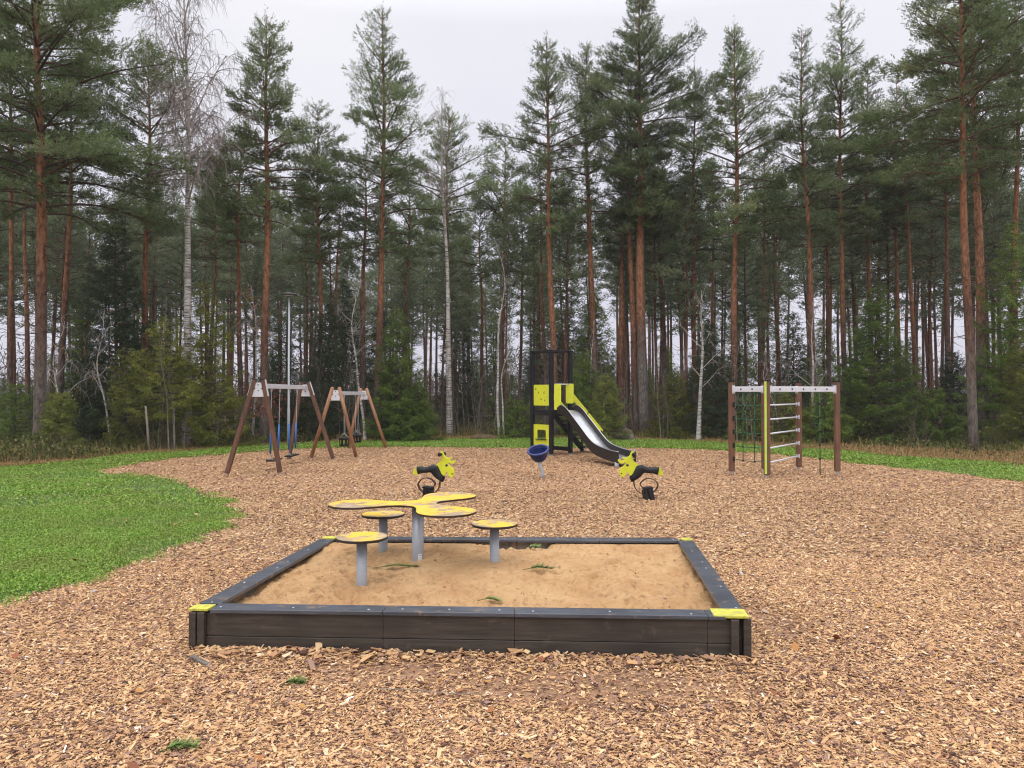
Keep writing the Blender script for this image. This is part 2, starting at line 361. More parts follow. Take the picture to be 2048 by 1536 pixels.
# ------------------------------------------------------------------ camera, sky, sun
cam = bpy.data.cameras.new('camera'); co = bpy.data.objects.new('camera', cam); COL.objects.link(co)
co.location = (0, 0, EYE); co.rotation_euler = (PI / 2 + PITCH, 0, 0)
cam.sensor_width = 36; cam.lens = 36 * FPX / 2048; cam.clip_start = .05; cam.clip_end = 3000
SC.camera = co
w = bpy.data.worlds.new('World'); SC.world = w; w.use_nodes = True
nt = w.node_tree; bg = nt.nodes['Background']
SUN_EL, SUN_AZ = math.radians(48), math.radians(200)     # behind the clouds, behind the camera a little to one side
sky = nt.nodes.new('ShaderNodeTexSky'); sky.sky_type = 'NISHITA'; sky.sun_disc = False
sky.sun_elevation = SUN_EL; sky.sun_rotation = SUN_AZ; sky.dust_density = 4; sky.air_density = 1
tc = nt.nodes.new('ShaderNodeTexCoord'); sp = nt.nodes.new('ShaderNodeSeparateXYZ'); nt.links.new(tc.outputs['Generated'], sp.inputs[0])
# overcast deck: even near the horizon, about twice as bright overhead
S = 10.0
cr = ramp(nt, [(0, (.74, .735, .82)), (.12, (.80, .795, .89)), (.45, (.9, .9, .96)), (.62, (1.8, 1.8, 1.86)), (1, (3.0, 3.0, 3.05))], sp.outputs['Z'])
cn = N(nt, 'ShaderNodeTexNoise', Scale=2.2, Detail=5.0, Roughness=.5); nt.links.new(tc.outputs['Generated'], cn.inputs['Vector'])
cl = mix(nt, cr.outputs[0], ramp(nt, [(.32, (.91, .915, .95)), (.68, (1.05, 1.045, 1.03))], cn.outputs['Fac']).outputs[0], 1.0, 'MULTIPLY')
vm = N(nt, 'ShaderNodeVectorMath', operation='SCALE'); nt.links.new(cl, vm.inputs[0]); vm.inputs['Scale'].default_value = S
mx = mix(nt, sky.outputs[0], vm.outputs[0], .97)
nt.links.new(mx, bg.inputs['Color']); bg.inputs['Strength'].default_value = .1
sl = bpy.data.lights.new('sun', 'SUN'); sl.energy = 0.9; sl.angle = math.radians(25); sl.color = (1, .97, .93)
so = bpy.data.objects.new('sun', sl); COL.objects.link(so)
sd = Vector((math.sin(SUN_AZ) * math.cos(SUN_EL), math.cos(SUN_AZ) * math.cos(SUN_EL), math.sin(SUN_EL)))
so.rotation_euler = sd.to_track_quat('Z', 'Y').to_euler(); so.location = sd * 60
SC.view_settings.view_transform = 'Standard'; SC.view_settings.look = 'None'; SC.view_settings.exposure = 0; SC.view_settings.gamma = 1
SC.cycles.use_denoising = True; SC.cycles.filter_width = 1.1; SC.cycles.max_bounces = 7; SC.cycles.diffuse_bounces = 4; SC.cycles.glossy_bounces = 2
SC.cycles.caustics_reflective = False; SC.cycles.caustics_refractive = False
HAZE = 0.0006
# ------------------------------------------------------------------ ground
def inpoly(P, poly):
    x, y = P[:, 0], P[:, 1]; r = np.zeros(len(P), bool); n = len(poly)
    for i in range(n):
        x0, y0 = poly[i]; x1, y1 = poly[(i + 1) % n]
        if y0 == y1: continue
        c = ((y0 > y) != (y1 > y)) & (x < (x1 - x0) * (y - y0) / (y1 - y0) + x0); r ^= c
    return r
def rough_edge(pts, step=.12, amp=.06, seed=0):
    out = []
    for i in range(len(pts) - 1):
        a, b = Vector(pts[i][:2]), Vector(pts[i + 1][:2]); n = max(1, int((b - a).length / step))
        for k in range(n):
            p = a.lerp(b, k / n); t = (b - a).normalized(); nn = Vector((-t.y, t.x))
            q = mnoise.noise(Vector((p.x * 2.1, p.y * 2.1, seed))) + .6 * mnoise.noise(Vector((p.x * 6, p.y * 6, seed + 9)))
            p = p + nn * q * amp * (1 + .04 * p.y); out.append((p.x, p.y))
    out.append(tuple(pts[-1][:2])); return out
def smooth_line(pts, n=5):
    P = [Vector(p[:2]) for p in pts]; out = []
    for i in range(len(P) - 1):
        p0, p1, p2, p3 = P[max(i - 1, 0)], P[i], P[i + 1], P[min(i + 2, len(P) - 1)]
        for k in range(n):
            t = k / n; out.append(.5 * ((2 * p1) + (p2 - p0) * t + (2 * p0 - 5 * p1 + 4 * p2 - p3) * t * t + (3 * p1 - p0 - 3 * p2 + p3) * t ** 3))
    out.append(P[-1]); return out
chip_px = [(0, 1213), (120, 1180), (250, 1140), (335, 1104), (415, 1070), (462, 1034), (455, 1012), (430, 998), (380, 975), (325, 957), (205, 946), (215, 936), (310, 921), (440, 909), (560, 900), (650, 896), (800, 894), (900, 895), (1000, 896), (1100, 896), (1260, 896), (1400, 899), (1500, 905), (1600, 913), (1700, 925), (1800, 936), (1900, 946), (2048, 965)]
ce = rough_edge(smooth_line([G(*p) for p in chip_px]), .1, .05, 3)
chip_poly = [(-14, -6), (-14, 3.2), (-7.5, 4.9)] + ce + [(20, 11.5), (20, -6)]
back_px = [(-250, 950), (0, 935), (100, 929), (170, 922), (250, 912), (400, 902), (480, 894), (640, 887), (800, 880), (900, 879), (1100, 876), (1250, 880), (1400, 884), (1560, 896), (1660, 901), (1750, 911), (1850, 918), (2048, 931), (2350, 950)]
be = rough_edge(smooth_line([G(*p) for p in back_px]), .3, .09, 5)
lawn_poly = [(-22, -6), (-22, be[0][1] + .5)] + be + [(22, be[-1][1]), (22, -6)]

def sheet(name, poly, z, mat):
    bm = bmesh.new(); f = bm.faces.new([bm.verts.new((x, y, z)) for x, y in poly]); f.normal_update()
    if f.normal.z < 0: f.normal_flip()
    bmesh.ops.triangulate(bm, faces=bm.faces[:]); me = bpy.data.meshes.new(name); bm.to_mesh(me); bm.free(); me.materials.append(mat)
    o = bpy.data.objects.new(name, me); COL.objects.link(o); return tag(o, kind='structure')
# forest ground: one sheet to the horizon, gently uneven beyond the lawn
gx = np.sinh(np.linspace(-4.2, 4.2, 150)) * 25.; gy = np.sinh(np.linspace(-3.2, 4.2, 150)) * 25. + 30
X, Y = np.meshgrid(gx, gy); Z = np.zeros_like(X)
for i in range(X.shape[0]):
    for j in range(X.shape[1]):
        x, y = X[i, j], Y[i, j]; a = min(1, max(0, (y - 27) / 8))
        Z[i, j] = -.012 + a * .3 * (mnoise.noise((x * .16, y * .16, 1)) + .4 * mnoise.noise((x * .5, y * .5, 4)))
mb = MB(); n = 150; ii = (np.arange(n - 1)[:, None] * n + np.arange(n - 1)[None]).ravel()
mb.add(np.stack([X, Y, Z], -1).reshape(-1, 3), f4=np.stack([ii, ii + 1, ii + n + 1, ii + n], -1))
tag(mb.build('ground', M['floor'], smooth=True), kind='structure')
sheet('lawn', lawn_poly, -.004, M['lawn']); sheet('playground_surface', chip_poly, .004, M['chipbed'])

# sandbox corners
SBH = .281
FL, FR = G(381, 1303), G(1494, 1321); BL, BR = G(652, 1073, SBH), G(1380, 1076.5, SBH); BL.z = BR.z = 0
SB = [FL, FR, BR, BL]; SBP = [(p.x, p.y) for p in SB]
Ce = sum((p for p in SB), Vector()) / 4
def inset(poly, d):
    c = Ce; return [(p[0] + (c.x - p[0]) * d / 1.5, p[1] + (c.y - p[1]) * d / 1.2) for p in poly]

# ------------------------------------------------------------------ loose wood chips
def scatter(n, ymin, ymax, dens_fn, xmargin=.5):
    """points over the visible ground, thinned by dens_fn(x, y) in 0..1"""
    y = np.sqrt(NR.uniform(ymin ** 2, ymax ** 2, n)); x = NR.uniform(-1, 1, n) * (.72 * y + xmargin)
    P = np.stack([x, y], -1); return P[NR.random(n) < dens_fn(x, y)]
def ell(x, y, cx, cy, rx, ry): return np.sqrt(((x - cx) / rx) ** 2 + ((y - cy) / ry) ** 2)
def chip_mesh(mb, P, L, W, H, flat, lift=.018):
    n = len(P); l = np.exp(NR.normal(math.log(L), .42, n)).clip(L * .35, L * 2.8); w_ = l * NR.uniform(.16, .5, n) * (W / .35); w_ = w_.clip(.004, .026 * L / .03); h = NR.uniform(.3, 1, n) * H
    yaw = NR.uniform(0, 2 * PI, n); pit = NR.normal(0, .19, n); rol = NR.normal(0, .26 if flat else .36, n)
    cy, sy, cp, sp_, cr_, sr = np.cos(yaw), np.sin(yaw), np.cos(pit), np.sin(pit), np.cos(rol), np.sin(rol)
    ex = np.stack([cy * cp, sy * cp, sp_], -1); ez = np.stack([cy * -sp_ * cr_ + sy * sr, sy * -sp_ * cr_ - cy * sr, cp * cr_], -1); ey = np.cross(ez, ex)
    c = np.stack([P[:, 0], P[:, 1], NR.random(n) ** 1.5 * lift + .006 + np.abs(sp_) * l * .35], -1)
    j = lambda s: NR.uniform(1 - s, 1 + s, n)[:, None]
    a = .5 * l[:, None] * ex; b = .5 * w_[:, None] * ey; u = h[:, None] * ez
    top = [c - a * j(.25) - b * j(.6) + u, c + a * j(.25) - b * j(.6) + u, c + a * j(.25) + b * j(.6) + u, c - a * j(.25) + b * j(.6) + u]
    t = np.clip(NR.beta(2.0, 1.9, n) + NR.choice([0, 0, 0, .15, -.3], n), 0, .97); lo_ = .05 * np.sin(P[:, 0] * 1.1 + 2 * np.sin(P[:, 1] * .7)) * np.sin(P[:, 1] * .9 + 1.5 * np.sin(P[:, 0] * .6)) + .04 * np.sin(P[:, 0] * 4.3 + P[:, 1] * 2.1) * np.sin(P[:, 1] * 5.1 - P[:, 0]); t = np.clip(t + lo_ - .02, 0, .97); t[NR.random(n) < .005] = 1
    if flat:
        V = np.stack(top, 1).reshape(-1, 3); k = np.arange(n)[:, None] * 4 + np.arange(4)[None]; mb.add(V, f4=k, tint=t)
    else:
        bot = [q - u * 1.8 for q in top]; V = np.stack(top + bot, 1).reshape(-1, 3); k = np.arange(n)[:, None] * 8
        fs = [np.concatenate([k + q for q in f], 1) for f in ((0, 1, 2, 3), (0, 4, 5, 1), (1, 5, 6, 2), (2, 6, 7, 3), (3, 7, 4, 0))]
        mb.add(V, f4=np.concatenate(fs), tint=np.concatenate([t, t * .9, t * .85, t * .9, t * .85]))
def bare(x, y):
    d = np.minimum(np.minimum(ell(x, y, .45, 4.3, 2.0, .62), ell(x, y, 1.95, 5.5, .5, 1.1)), ell(x, y, -.8, 4.55, 1.3, .4))
    return np.clip((d - .2) / .8, .13, 1)
mb = MB()
sbq = [(p[0], p[1]) for p in inset(SBP, -.01)]
def chipok(P, jit=.1):
    Q = P + NR.normal(0, jit, P.shape) * (.6 + .03 * P[:, 1:2]); return P[inpoly(Q, chip_poly) & ~inpoly(P, sbq)]
P = chipok(scatter(620000, 2.9, 7.6, lambda x, y: bare(x, y))); chip_mesh(mb, P, .019, .35, .0026, False, .014)
P = chipok(scatter(600000, 7.4, 13, lambda x, y: bare(x, y))); chip_mesh(mb, P, .0205, .4, .003, True, .011)
P = chipok(scatter(460000, 12.6, 24, lambda x, y: x * 0 + 1)); chip_mesh(mb, P, .025, .45, .004, True, .011)
# a ridge of chips pushed against the front of the sandbox
t = NR.random(4200); q = np.abs(NR.normal(0, .07, 4200)); A = np.array(FL[:2]); B = np.array(FR[:2])
P = A + (B - A) * t[:, None] + np.array([.03, -1.0]) * (q[:, None] + .012); P = P[NR.random(4200) < .25 + .75 * (t < .3) + .3 * (np.sin(t * 40) > .4)]
chip_mesh(mb, P, .034, .4, .004, False, .035)
tag(mb.build('wood_chips', M['chip']), kind='stuff', label='loose tan wood chips covering the playground', cat='wood chips')

# ------------------------------------------------------------------ lawn: clover leaves and grass blades
def blades(mb, P, hmin, hmax, wd, lean=.5, base=0., tint=None, curl=True):
    n = len(P); h = NR.uniform(hmin, hmax, n); a = NR.uniform(0, 2 * PI, n); d = np.stack([np.cos(a), np.sin(a), np.zeros(n)], -1); s = np.stack([-np.sin(a), np.cos(a), np.zeros(n)], -1)
    c = np.stack([P[:, 0], P[:, 1], np.broadcast_to(base, (n,))], -1); L = NR.uniform(.1, 1, n) * lean
    wv = (wd * NR.uniform(.6, 1.4, n))[:, None] * s * .5
    mid = c + (d * (L * .3)[:, None] + np.array([0, 0, .6])) * h[:, None]; tip = c + (d * L[:, None] + np.array([0, 0, 1]) * (1 - .3 * L[:, None] ** 2)) * h[:, None]
    V = np.stack([c - wv, c + wv, mid + wv * .8, mid - wv * .8, tip], 1).reshape(-1, 3); k = np.arange(n)[:, None] * 5
    t = NR.beta(2, 2, n) if tint is None else tint(n)
    mb.add(V, f4=np.concatenate([k, k + 1, k + 2, k + 3], 1), f3=None, tint=t); mb.add(V, f3=np.concatenate([k + 3, k + 2, k + 4], 1), tint=t)
def leaves(mb, P, size, zlo, zhi, tilt=.6, tint=None):
    n = len(P); yaw = NR.uniform(0, 2 * PI, n); t1 = NR.normal(0, tilt, n); t2 = NR.normal(0, tilt, n)
    ex = np.stack([np.cos(yaw), np.sin(yaw), t1], -1); ey = np.stack([-np.sin(yaw), np.cos(yaw), t2], -1); s = (size * NR.uniform(.6, 1.35, n) * .5)[:, None]
    c = np.stack([P[:, 0], P[:, 1], NR.uniform(zlo, zhi, n)], -1)
    V = np.stack([c - ex * s, c - ey * s * .9 + ex * s * .1, c + ex * s, c + ey * s * .9 + ex * s * .1], 1).reshape(-1, 3)
    mb.add(V, f4=np.arange(n)[:, None] * 4 + np.arange(4), tint=NR.beta(2.2, 2.4, n) if tint is None else tint(n))
def lawnok(P, jit=.085): 
    Q = P + (NR.normal(0, jit, P.shape) + .1 * np.sin(P[:, ::-1] * 7 + 2 * np.sin(P * 3.1))) * (.6 + .05 * P[:, 1:2]); return P[inpoly(Q, lawn_poly) & ~inpoly(Q, chip_poly)]
def patchy(x, y): return np.clip(.6 + 1.1 * np.sin(x * 1.7 + 1.3 * np.sin(y * .9)) * np.sin(y * 1.3 + np.sin(x * 1.1)), .22, 1) * np.clip(np.minimum(np.minimum(ell(x, y, -6.1, 9.1, .9, .35), ell(x, y, -5.5, 11.4, 1.0, .45)), ell(x, y, -7.2, 13.4, 1.4, .5)) + .12 * np.sin(x * 9) * np.sin(y * 7), .22, 1)
gm = MB()
def gt(n): return np.clip(NR.beta(2.2, 2.2, n) + (NR.random(n) < .06) * .5, 0, 1)
P = lawnok(scatter(1000000, 5.2, 11, patchy)); leaves(gm, P, .0165, .006, .045, .55, gt)
P = lawnok(scatter(330000, 5.2, 11, patchy)); blades(gm, P, .03, .075, .0042, .9, 0, gt)
P = lawnok(scatter(620000, 10.6, 18, patchy)); leaves(gm, P, .026, .01, .05, .5, gt)
P = lawnok(scatter(160000, 10.6, 18, patchy)); blades(gm, P, .03, .08, .008, .9, 0, gt)
P = lawnok(scatter(420000, 17.5, 28, lambda x, y: x * 0 + 1), .09); leaves(gm, P, .045, .01, .06, .45, gt)
P = lawnok(scatter(220000, 17.5, 28, lambda x, y: x * 0 + 1), .09); blades(gm, P, .04, .11, .014, .8, 0, gt)
tag(gm.build('grass', M['grass']), kind='stuff', label='short green clover and grass of the lawn', cat='grass')

# dry grass and low undergrowth along the forest edge
dm = MB(); be_np = np.array(be)
def edge_y(x): return np.interp(x, be_np[:, 0], be_np[:, 1])
def strip(n, lo, hi, p=1.5, xr=22):
    x = NR.uniform(-xr, xr, n); return np.stack([x, edge_y(x) + lo + (hi - lo) * NR.random(n) ** p], -1)
P = strip(190000, -.25, 6, 1.7); w0 = np.array([mnoise.noise((a * .35, b * .35, 2)) for a, b in P]); P = P[NR.random(len(P)) < np.clip(.5 + 1.3 * w0 + .8 * (P[:, 0] > 7) + .35 * (P[:, 0] < -11), .06, 1)]
blades(dm, P, .04, .14, .016, 1.5, 0, lambda n: np.clip(NR.beta(2, 2, n) * .85 + (NR.random(n) < .12) * .25, 0, 1))
P = strip(5000, .4, 6, 1.4); blades(dm, P, .15, .4, .012, 1.1, 0)
tag(dm.build('dry_grass', M['dry']), kind='stuff', label='straw coloured dry grass along the forest edge', cat='dry grass')
um = MB()
P = strip(220000, .9, 24, 1.4, 36); w0 = np.array([mnoise.noise((a * .3, b * .3, 7)) for a, b in P]); sel = NR.random(len(P)) < np.clip(.5 + 1.6 * w0 - .5 * ((P[:, 0] > 7) & (P[:, 1] < edge_y(P[:, 0]) + 5)), .05, 1); P = P[sel]
zz = np.clip(.14 + .7 * w0[sel], .06, .7)
leaves(um, P, .055, .02, 1, .8); 
V = um.v[-1].reshape(-1, 4, 3); V[:, :, 2] = V[:, :, 2] - V[:, :, 2].mean(1)[:, None] + (NR.random(len(P)) * zz + .02)[:, None]
P = strip(60000, 1.0, 20, 1.4, 32); P = P[(P[:, 0] < 7) | (P[:, 1] > edge_y(P[:, 0]) + 5)]; blades(um, P, .1, .4, .02, 1.0, 0)
tag(um.build('undergrowth', M['under']), kind='stuff', label='low green and brown undergrowth on the forest floor', cat='undergrowth')

# ------------------------------------------------------------------ sand in the sandbox
def bil(u, v): return FL * (1 - u) * (1 - v) + FR * u * (1 - v) + BR * u * v + BL * (1 - u) * v
def sand_h(x, y, u, v):
    h = .185 + .05 * v + .02 * math.sin(3 * u + 1)
    h += .032 * mnoise.noise((x * 1.3, y * 1.3, 5)) + .02 * mnoise.noise((x * 3.2, y * 3.2, 1)) + .03 * mnoise.noise((x * 8, y * 8, 2)) + .02 * mnoise.noise((x * 21, y * 21, 3))
    h -= .2 * math.exp(-(((x - .03) / .4) ** 2 + ((y - 7.42) / .3) ** 2) ** 1.5)       # hollow dug against the back boards
    h += .06 * math.exp(-((x + .35) ** 2 / .35 + (y - 6.3) ** 2 / .12)) - .06 * math.exp(-((x + 1.0) ** 2 / .05 + (y - 6.3) ** 2 / .05))
    h += .035 * math.exp(-(v - 1) ** 2 / .02) - .03 * math.exp(-u ** 2 / .004) - .02 * math.exp(-(1 - u) ** 2 / .003)
    return h
FEET = []
for k in range(70):
    u, v = rnd.uniform(.05, .97), rnd.uniform(.05, .93); p = bil(u, v); a = rnd.uniform(0, PI); FEET.append((p.x, p.y, math.cos(a), math.sin(a), rnd.uniform(.05, .12), rnd.uniform(.035, .06), rnd.uniform(.012, .034)))
def feet(x, y):
    h = 0
    for fx, fy, ca, sa, l, w_, d in FEET:
        dx, dy = x - fx, y - fy
        if abs(dx) > .3 or abs(dy) > .3: continue
        q = ((dx * ca + dy * sa) / l) ** 2 + ((-dx * sa + dy * ca) / w_) ** 2
        h += -d * math.exp(-q * q) + d * .55 * math.exp(-((math.sqrt(q) - 1.45) / .35) ** 2)
    return h
nu, nv = 380, 270; V = np.zeros((nv, nu, 3))
for j in range(nv):
    for i in range(nu):
        u = .012 + .976 * i / (nu - 1); v = .015 + .965 * j / (nv - 1); p = bil(u, v); V[j, i] = (p.x, p.y, min(sand_h(p.x, p.y, u, v) + feet(p.x, p.y), .262 - .035 * max(0, (v - .9) / .1)) + .006 * mnoise.noise((p.x * 40, p.y * 40, 8)))
SANDV = V
mb = MB(); ii = (np.arange(nv - 1)[:, None] * nu + np.arange(nu - 1)[None]).ravel(); mb.add(V.reshape(-1, 3), f4=np.stack([ii, ii + 1, ii + nu + 1, ii + nu], -1))
tag(mb.build('sand', M['sand'], smooth=True), kind='stuff', label='damp ochre sand filling the sandbox', cat='sand')
def sandz(x, y):
    k = np.argmin((SANDV[:, :, 0] - x) ** 2 + (SANDV[:, :, 1] - y) ** 2); return SANDV.reshape(-1, 3)[k, 2]
# crumbs in the sand
mb = MB(); k = NR.integers(0, nu * nv, 520); Q = SANDV.reshape(-1, 3)[k]; chip_mesh(mb, Q[:, :2], .014, .4, .002, True, .004); Vv = mb.v[-1].reshape(-1, 4, 3); Vv[:, :, 2] += Q[:, 2][:, None]
mb.t4[0] *= .35
tag(mb.build('sand_debris', M['chip']), kind='stuff', label='small dark crumbs and chips lying in the sand', cat='debris')
# ------------------------------------------------------------------ sandbox
sbx = thing('sandbox', 'dark brown plank sandbox with lime corner caps, filled with sand', 'sandbox', (0, 0, 0))
def side(a, b, splits):
    """board wall from a to b: upper and lower plank with butt joints, and the coping plank on top"""
    d = (b - a).normalized(); nrm = Vector((d.y, -d.x, 0)); L = (b - a).length
    up = MB(); lo = MB(); cp = MB(); s = [0.06] + splits + [L - .06]
    for k in range(len(s) - 1):
        p, q = a + d * (s[k] + .0006), a + d * (s[k + 1] - .0006); o = nrm * -.035
        up.bar(p + o + Vector((0, 0, .178)), q + o + Vector((0, 0, .178)), .045, .15); lo.bar(p + o + Vector((0, 0, .04)), q + o + Vector((0, 0, .04)), .05, .118)
    for k in range(len(s) - 1):
        p, q = a + d * (s[k] + (.075 if k == 0 else .001)), a + d * (s[k + 1] - (.075 if k == len(s) - 2 else .001))
        cp.bar(p - nrm * .06 + Vector((0, 0, .270)), q - nrm * .06 + Vector((0, 0, .270)), .145, .026)
    up.build('upper_plank', M['plank'], sbx, bevel=.002); lo.build('lower_plank', M['plank'], sbx, bevel=.004); cpo = cp.build('coping', M['coping'], sbx, bevel=.004); sc = MB()
    for k in range(len(s) - 1):
        for t in (s[k] + .12, (s[k] + s[k + 1]) / 2, s[k + 1] - .1):
            p = a + d * t - nrm * (.06 + rnd.uniform(-.03, .03)) + Vector((0, 0, .2832)); sc.tube([tuple(p), tuple(p + Vector((0, 0, .0016)))], [.008, .006], 10)
    sc.build('screw_head', M['zinc'], cpo)
side(FL, FR, [1.28, 2.14, 3.38]); side(FR, BR, [1.4]); side(BR, BL, [.9, 1.7, 2.6]); side(BL, FL, [1.2])
ib = MB()   # bare inner boards seen where the sand is dug away
for k in range(7):
    u0 = .33 + k * .05; p, q = bil(u0, .972), bil(u0 + .0485, .972); ib.bar(p + Vector((0, 0, .13)), q + Vector((0, 0, .13)), .012, .24)
p, q = bil(.016, .03), bil(.016, .95); ib.bar(p + Vector((0, 0, .13)), q + Vector((0, 0, .13)), .012, .24)
ib.build('inner_board', M['inner'], sbx, bevel=.003)
cs = [(FL, FR, BL, .118, .1), (FR, BR, FL, .155, .21), (BR, BL, FR, .09, .08), (BL, FL, BR, .09, .12)]
for c, nx, pv, k1, k2 in cs:
    e1 = (nx - c).normalized(); e2 = (pv - c).normalized(); m = MB()
    m.bar(c + e1 * .024 - e2 * .004 + Vector((0, 0, -.02)), c + e1 * .024 - e2 * .004 + Vector((0, 0, .262)), .046, .05, up=e2)
    m.bar(c + e1 * .078 - e2 * .01 + Vector((0, 0, -.02)), c + e1 * .078 - e2 * .01 + Vector((0, 0, .262)), .05, .03, up=e2)
    m.bar(c + e2 * .078 - e1 * .01 + Vector((0, 0, -.02)), c + e2 * .078 - e1 * .01 + Vector((0, 0, .262)), .05, .03, up=e1)
    post = m.build('corner_post', M['plank'], sbx, bevel=.004)
    ct = MB(); o = Vector((0, 0, .2685)); q = [c - e1 * .012 - e2 * .012, c + e1 * k1 - e2 * .012, c + e1 * k1 + e2 * k2, c - e1 * .012 + e2 * k2]
    if (q[1] - q[0]).cross(q[2] - q[0]).z < 0: q = q[::-1]
    ct.add([tuple(v + o) for v in q] + [tuple(v + o + Vector((0, 0, .0165))) for v in q], f4=[(3, 2, 1, 0), (4, 5, 6, 7), (0, 1, 5, 4), (1, 2, 6, 5), (2, 3, 7, 6), (3, 0, 4, 7)])
    ct.build('corner_cap', M['cap'], sbx, bevel=.003)

# ------------------------------------------------------------------ sand play table and stools
tx, ty = -.83, 6.53
tb = thing('play_table', 'yellow three-lobed sand play table on a single grey post', 'table', (tx, ty, 0))
lobe = [(.07, .125), (.14, .118), (.22, .128), (.30, .158), (.38, .198), (.46, .232), (.54, .246), (.62, .232), (.69, .19), (.745, .12), (.772, .05)]
poly = []
for k in range(3):
    a = math.radians(63) + 2 * PI * k / 3; ca, sa = math.cos(a), math.sin(a)
    for s_, w_ in [(p, -q) for p, q in lobe[1:]] + [(p, q) for p, q in lobe[1:][::-1]]: poly.append((s_ * ca - w_ * sa, s_ * sa + w_ * ca))
def smooth_closed(pts, n=3):
    P = [Vector(p) for p in pts]; m = len(P); out = []
    for i in range(m):
        p0, p1, p2, p3 = P[i - 1], P[i], P[(i + 1) % m], P[(i + 2) % m]
        for k in range(n):
            t = k / n; q = .5 * ((2 * p1) + (p2 - p0) * t + (2 * p0 - 5 * p1 + 4 * p2 - p3) * t * t + (3 * p1 - p0 - 3 * p2 + p3) * t ** 3); out.append((q.x, q.y))
    return out
poly = smooth_closed(poly, 3)
MB().prism(poly, .722, .7375).build('tabletop', M['edge'], tb, bevel=.003)
MB().prism([(x * .997, y * .997) for x, y in poly], .7380, .7405).build('table_surface', M['yellow'], tb)
MB().tube([(0, 0, -.05), (0, 0, .721)], .052, 24).build('post', M['greypost'], tb, smooth=True)
lab = MB()   # paper strip wrapped on the post with rows of small print
def wrap(mb, r, a0, a1, z0, z1, n=6):
    v = []; 
    for z in (z0, z1):
        for k in range(n + 1): a = a0 + (a1 - a0) * k / n; v.append((r * math.cos(a), r * math.sin(a), z))
    mb.add(v, f4=[(k, k + 1, n + 2 + k, n + 1 + k) for k in range(n)])
LA = math.radians(-78); wrap(lab, .0527, LA, LA + .62, .20, .302); l = lab.build('label_sticker', M['white'], tb)
ink = MB()
for k, (z, w_) in enumerate([(.286, .42), (.272, .3), (.256, .4), (.246, .2), (.232, .36), (.216, .46)]): wrap(ink, .0531, LA + .12, LA + .12 + w_, z, z + .005)
ink.build('printing', M['ink'], l)
def stool(x, y, rz, label):
    t = thing('play_stool', label, 'stool', (x, y, 0), rz, 'round stools of the sand play table')
    return t
st = stool(-1.15, 5.68, .4, 'yellow round stool nearest the front edge of the sandbox')
MB().lathe([(.001, .588), (.19, .588), (.196, .592), (.196, .606), (.193, .6085)], 48).build('seat', M['edge'], st)
MB().lathe([(.001, .6090), (.1, .6090), (.194, .6090), (.193, .6105), (.001, .6105)], 48).build('seat_surface', M['yellow'], st)
MB().tube([(0, 0, -.05), (0, 0, .588)], .0405, 24).build('post', M['greypost'], st, smooth=True)
dup(st, (-1.19, 6.85, -.015), 2.1, label='yellow round stool standing behind the play table, below its long lobe')
dup(st, (-.15, 6.37, -.02), 4.0, label='yellow round stool on the right of the table, near the dug hollow')

# ------------------------------------------------------------------ spring riders
def rider(x, y, rz, label):
    return thing('spring_rider', label, 'spring rider', (x, y, 0), rz, 'animal spring riders')
rd = rider(2.19, 11.9, math.radians(4), 'lime animal-headed spring rider facing left, beside the foot of the slide')
S_ = 12.8 * 124.4
def rp(zx, zy): return ((zx / 12.8 + 1200 - 1294) / 124.4, (1000.5 - (zy / 12.8 + 890)) / 124.4)
head = [(790, 165), (755, 195), (735, 250), (705, 295), (650, 325), (600, 335), (560, 310), (535, 325), (545, 360), (575, 385), (560, 405), (520, 410), (480, 400), (440, 375), (415, 385), (425, 430), (460, 470), (510, 485), (560, 470), (600, 450), (625, 460), (600, 500), (550, 550), (490, 595), (460, 640), (452, 700), (470, 770), (495, 815), (530, 830), (575, 815), (610, 775), (628, 735), (635, 700), (655, 690), (672, 705), (690, 760), (725, 785), (790, 790), (860, 765), (915, 715), (945, 650), (950, 590), (935, 515), (900, 480), (850, 440), (815, 395), (795, 340), (790, 300), (820, 280), (840, 240), (835, 195), (815, 170)]
def face_M(yoff): return Matrix(((1, 0, 0, 0), (0, 0, -1, yoff), (0, 1, 0, 0), (0, 0, 0, 1)))   # polygon (x, z) extruded along -y
def smooth_closed(pts, n=3):
    P = [Vector(p) for p in pts]; m = len(P); out = []
    for i in range(m):
        p0, p1, p2, p3 = P[i - 1], P[i], P[(i + 1) % m], P[(i + 2) % m]
        for k in range(n):
            t = k / n; q = .5 * ((2 * p1) + (p2 - p0) * t + (2 * p0 - 5 * p1 + 4 * p2 - p3) * t * t + (3 * p1 - p0 - 3 * p2 + p3) * t ** 3); out.append((q.x, q.y))
    return out
hp = smooth_closed([rp(*p) for p in head]); hd = MB(); hd.prism(hp, -.014, .014, face_M(0)); ho = hd.build('head_panel', M['lime'], rd, bevel=.003)
ex, ez = rp(660, 520)
nx_, nz_ = rp(505, 735)
for sgn in (-1, 1):
    eo = MB().tube([(ex, sgn * .0143, ez), (ex, sgn * .02, ez)], [.0225, .018], 16).build('eye', M['eye'], rd)
    MB().tube([(ex + .006, sgn * .0202, ez + .01), (ex + .006, sgn * .022, ez + .01)], .006, 8).build('eye_highlight', M['white'], eo)
    MB().tube([(nx_, sgn * .0143, nz_), (nx_, sgn * .018, nz_)], .011, 10).build('nostril', M['eye'], ho)
gx_, gz_ = rp(795, 245); hn = MB()
hn.tube([(gx_, -.11, gz_), (gx_, -.1, gz_), (gx_, -.03, gz_), (gx_, .03, gz_), (gx_, .1, gz_), (gx_, .11, gz_)], [.026, .034, .017, .017, .034, .026], 12); hn.build('handle', M['black'], ho, smooth=True)
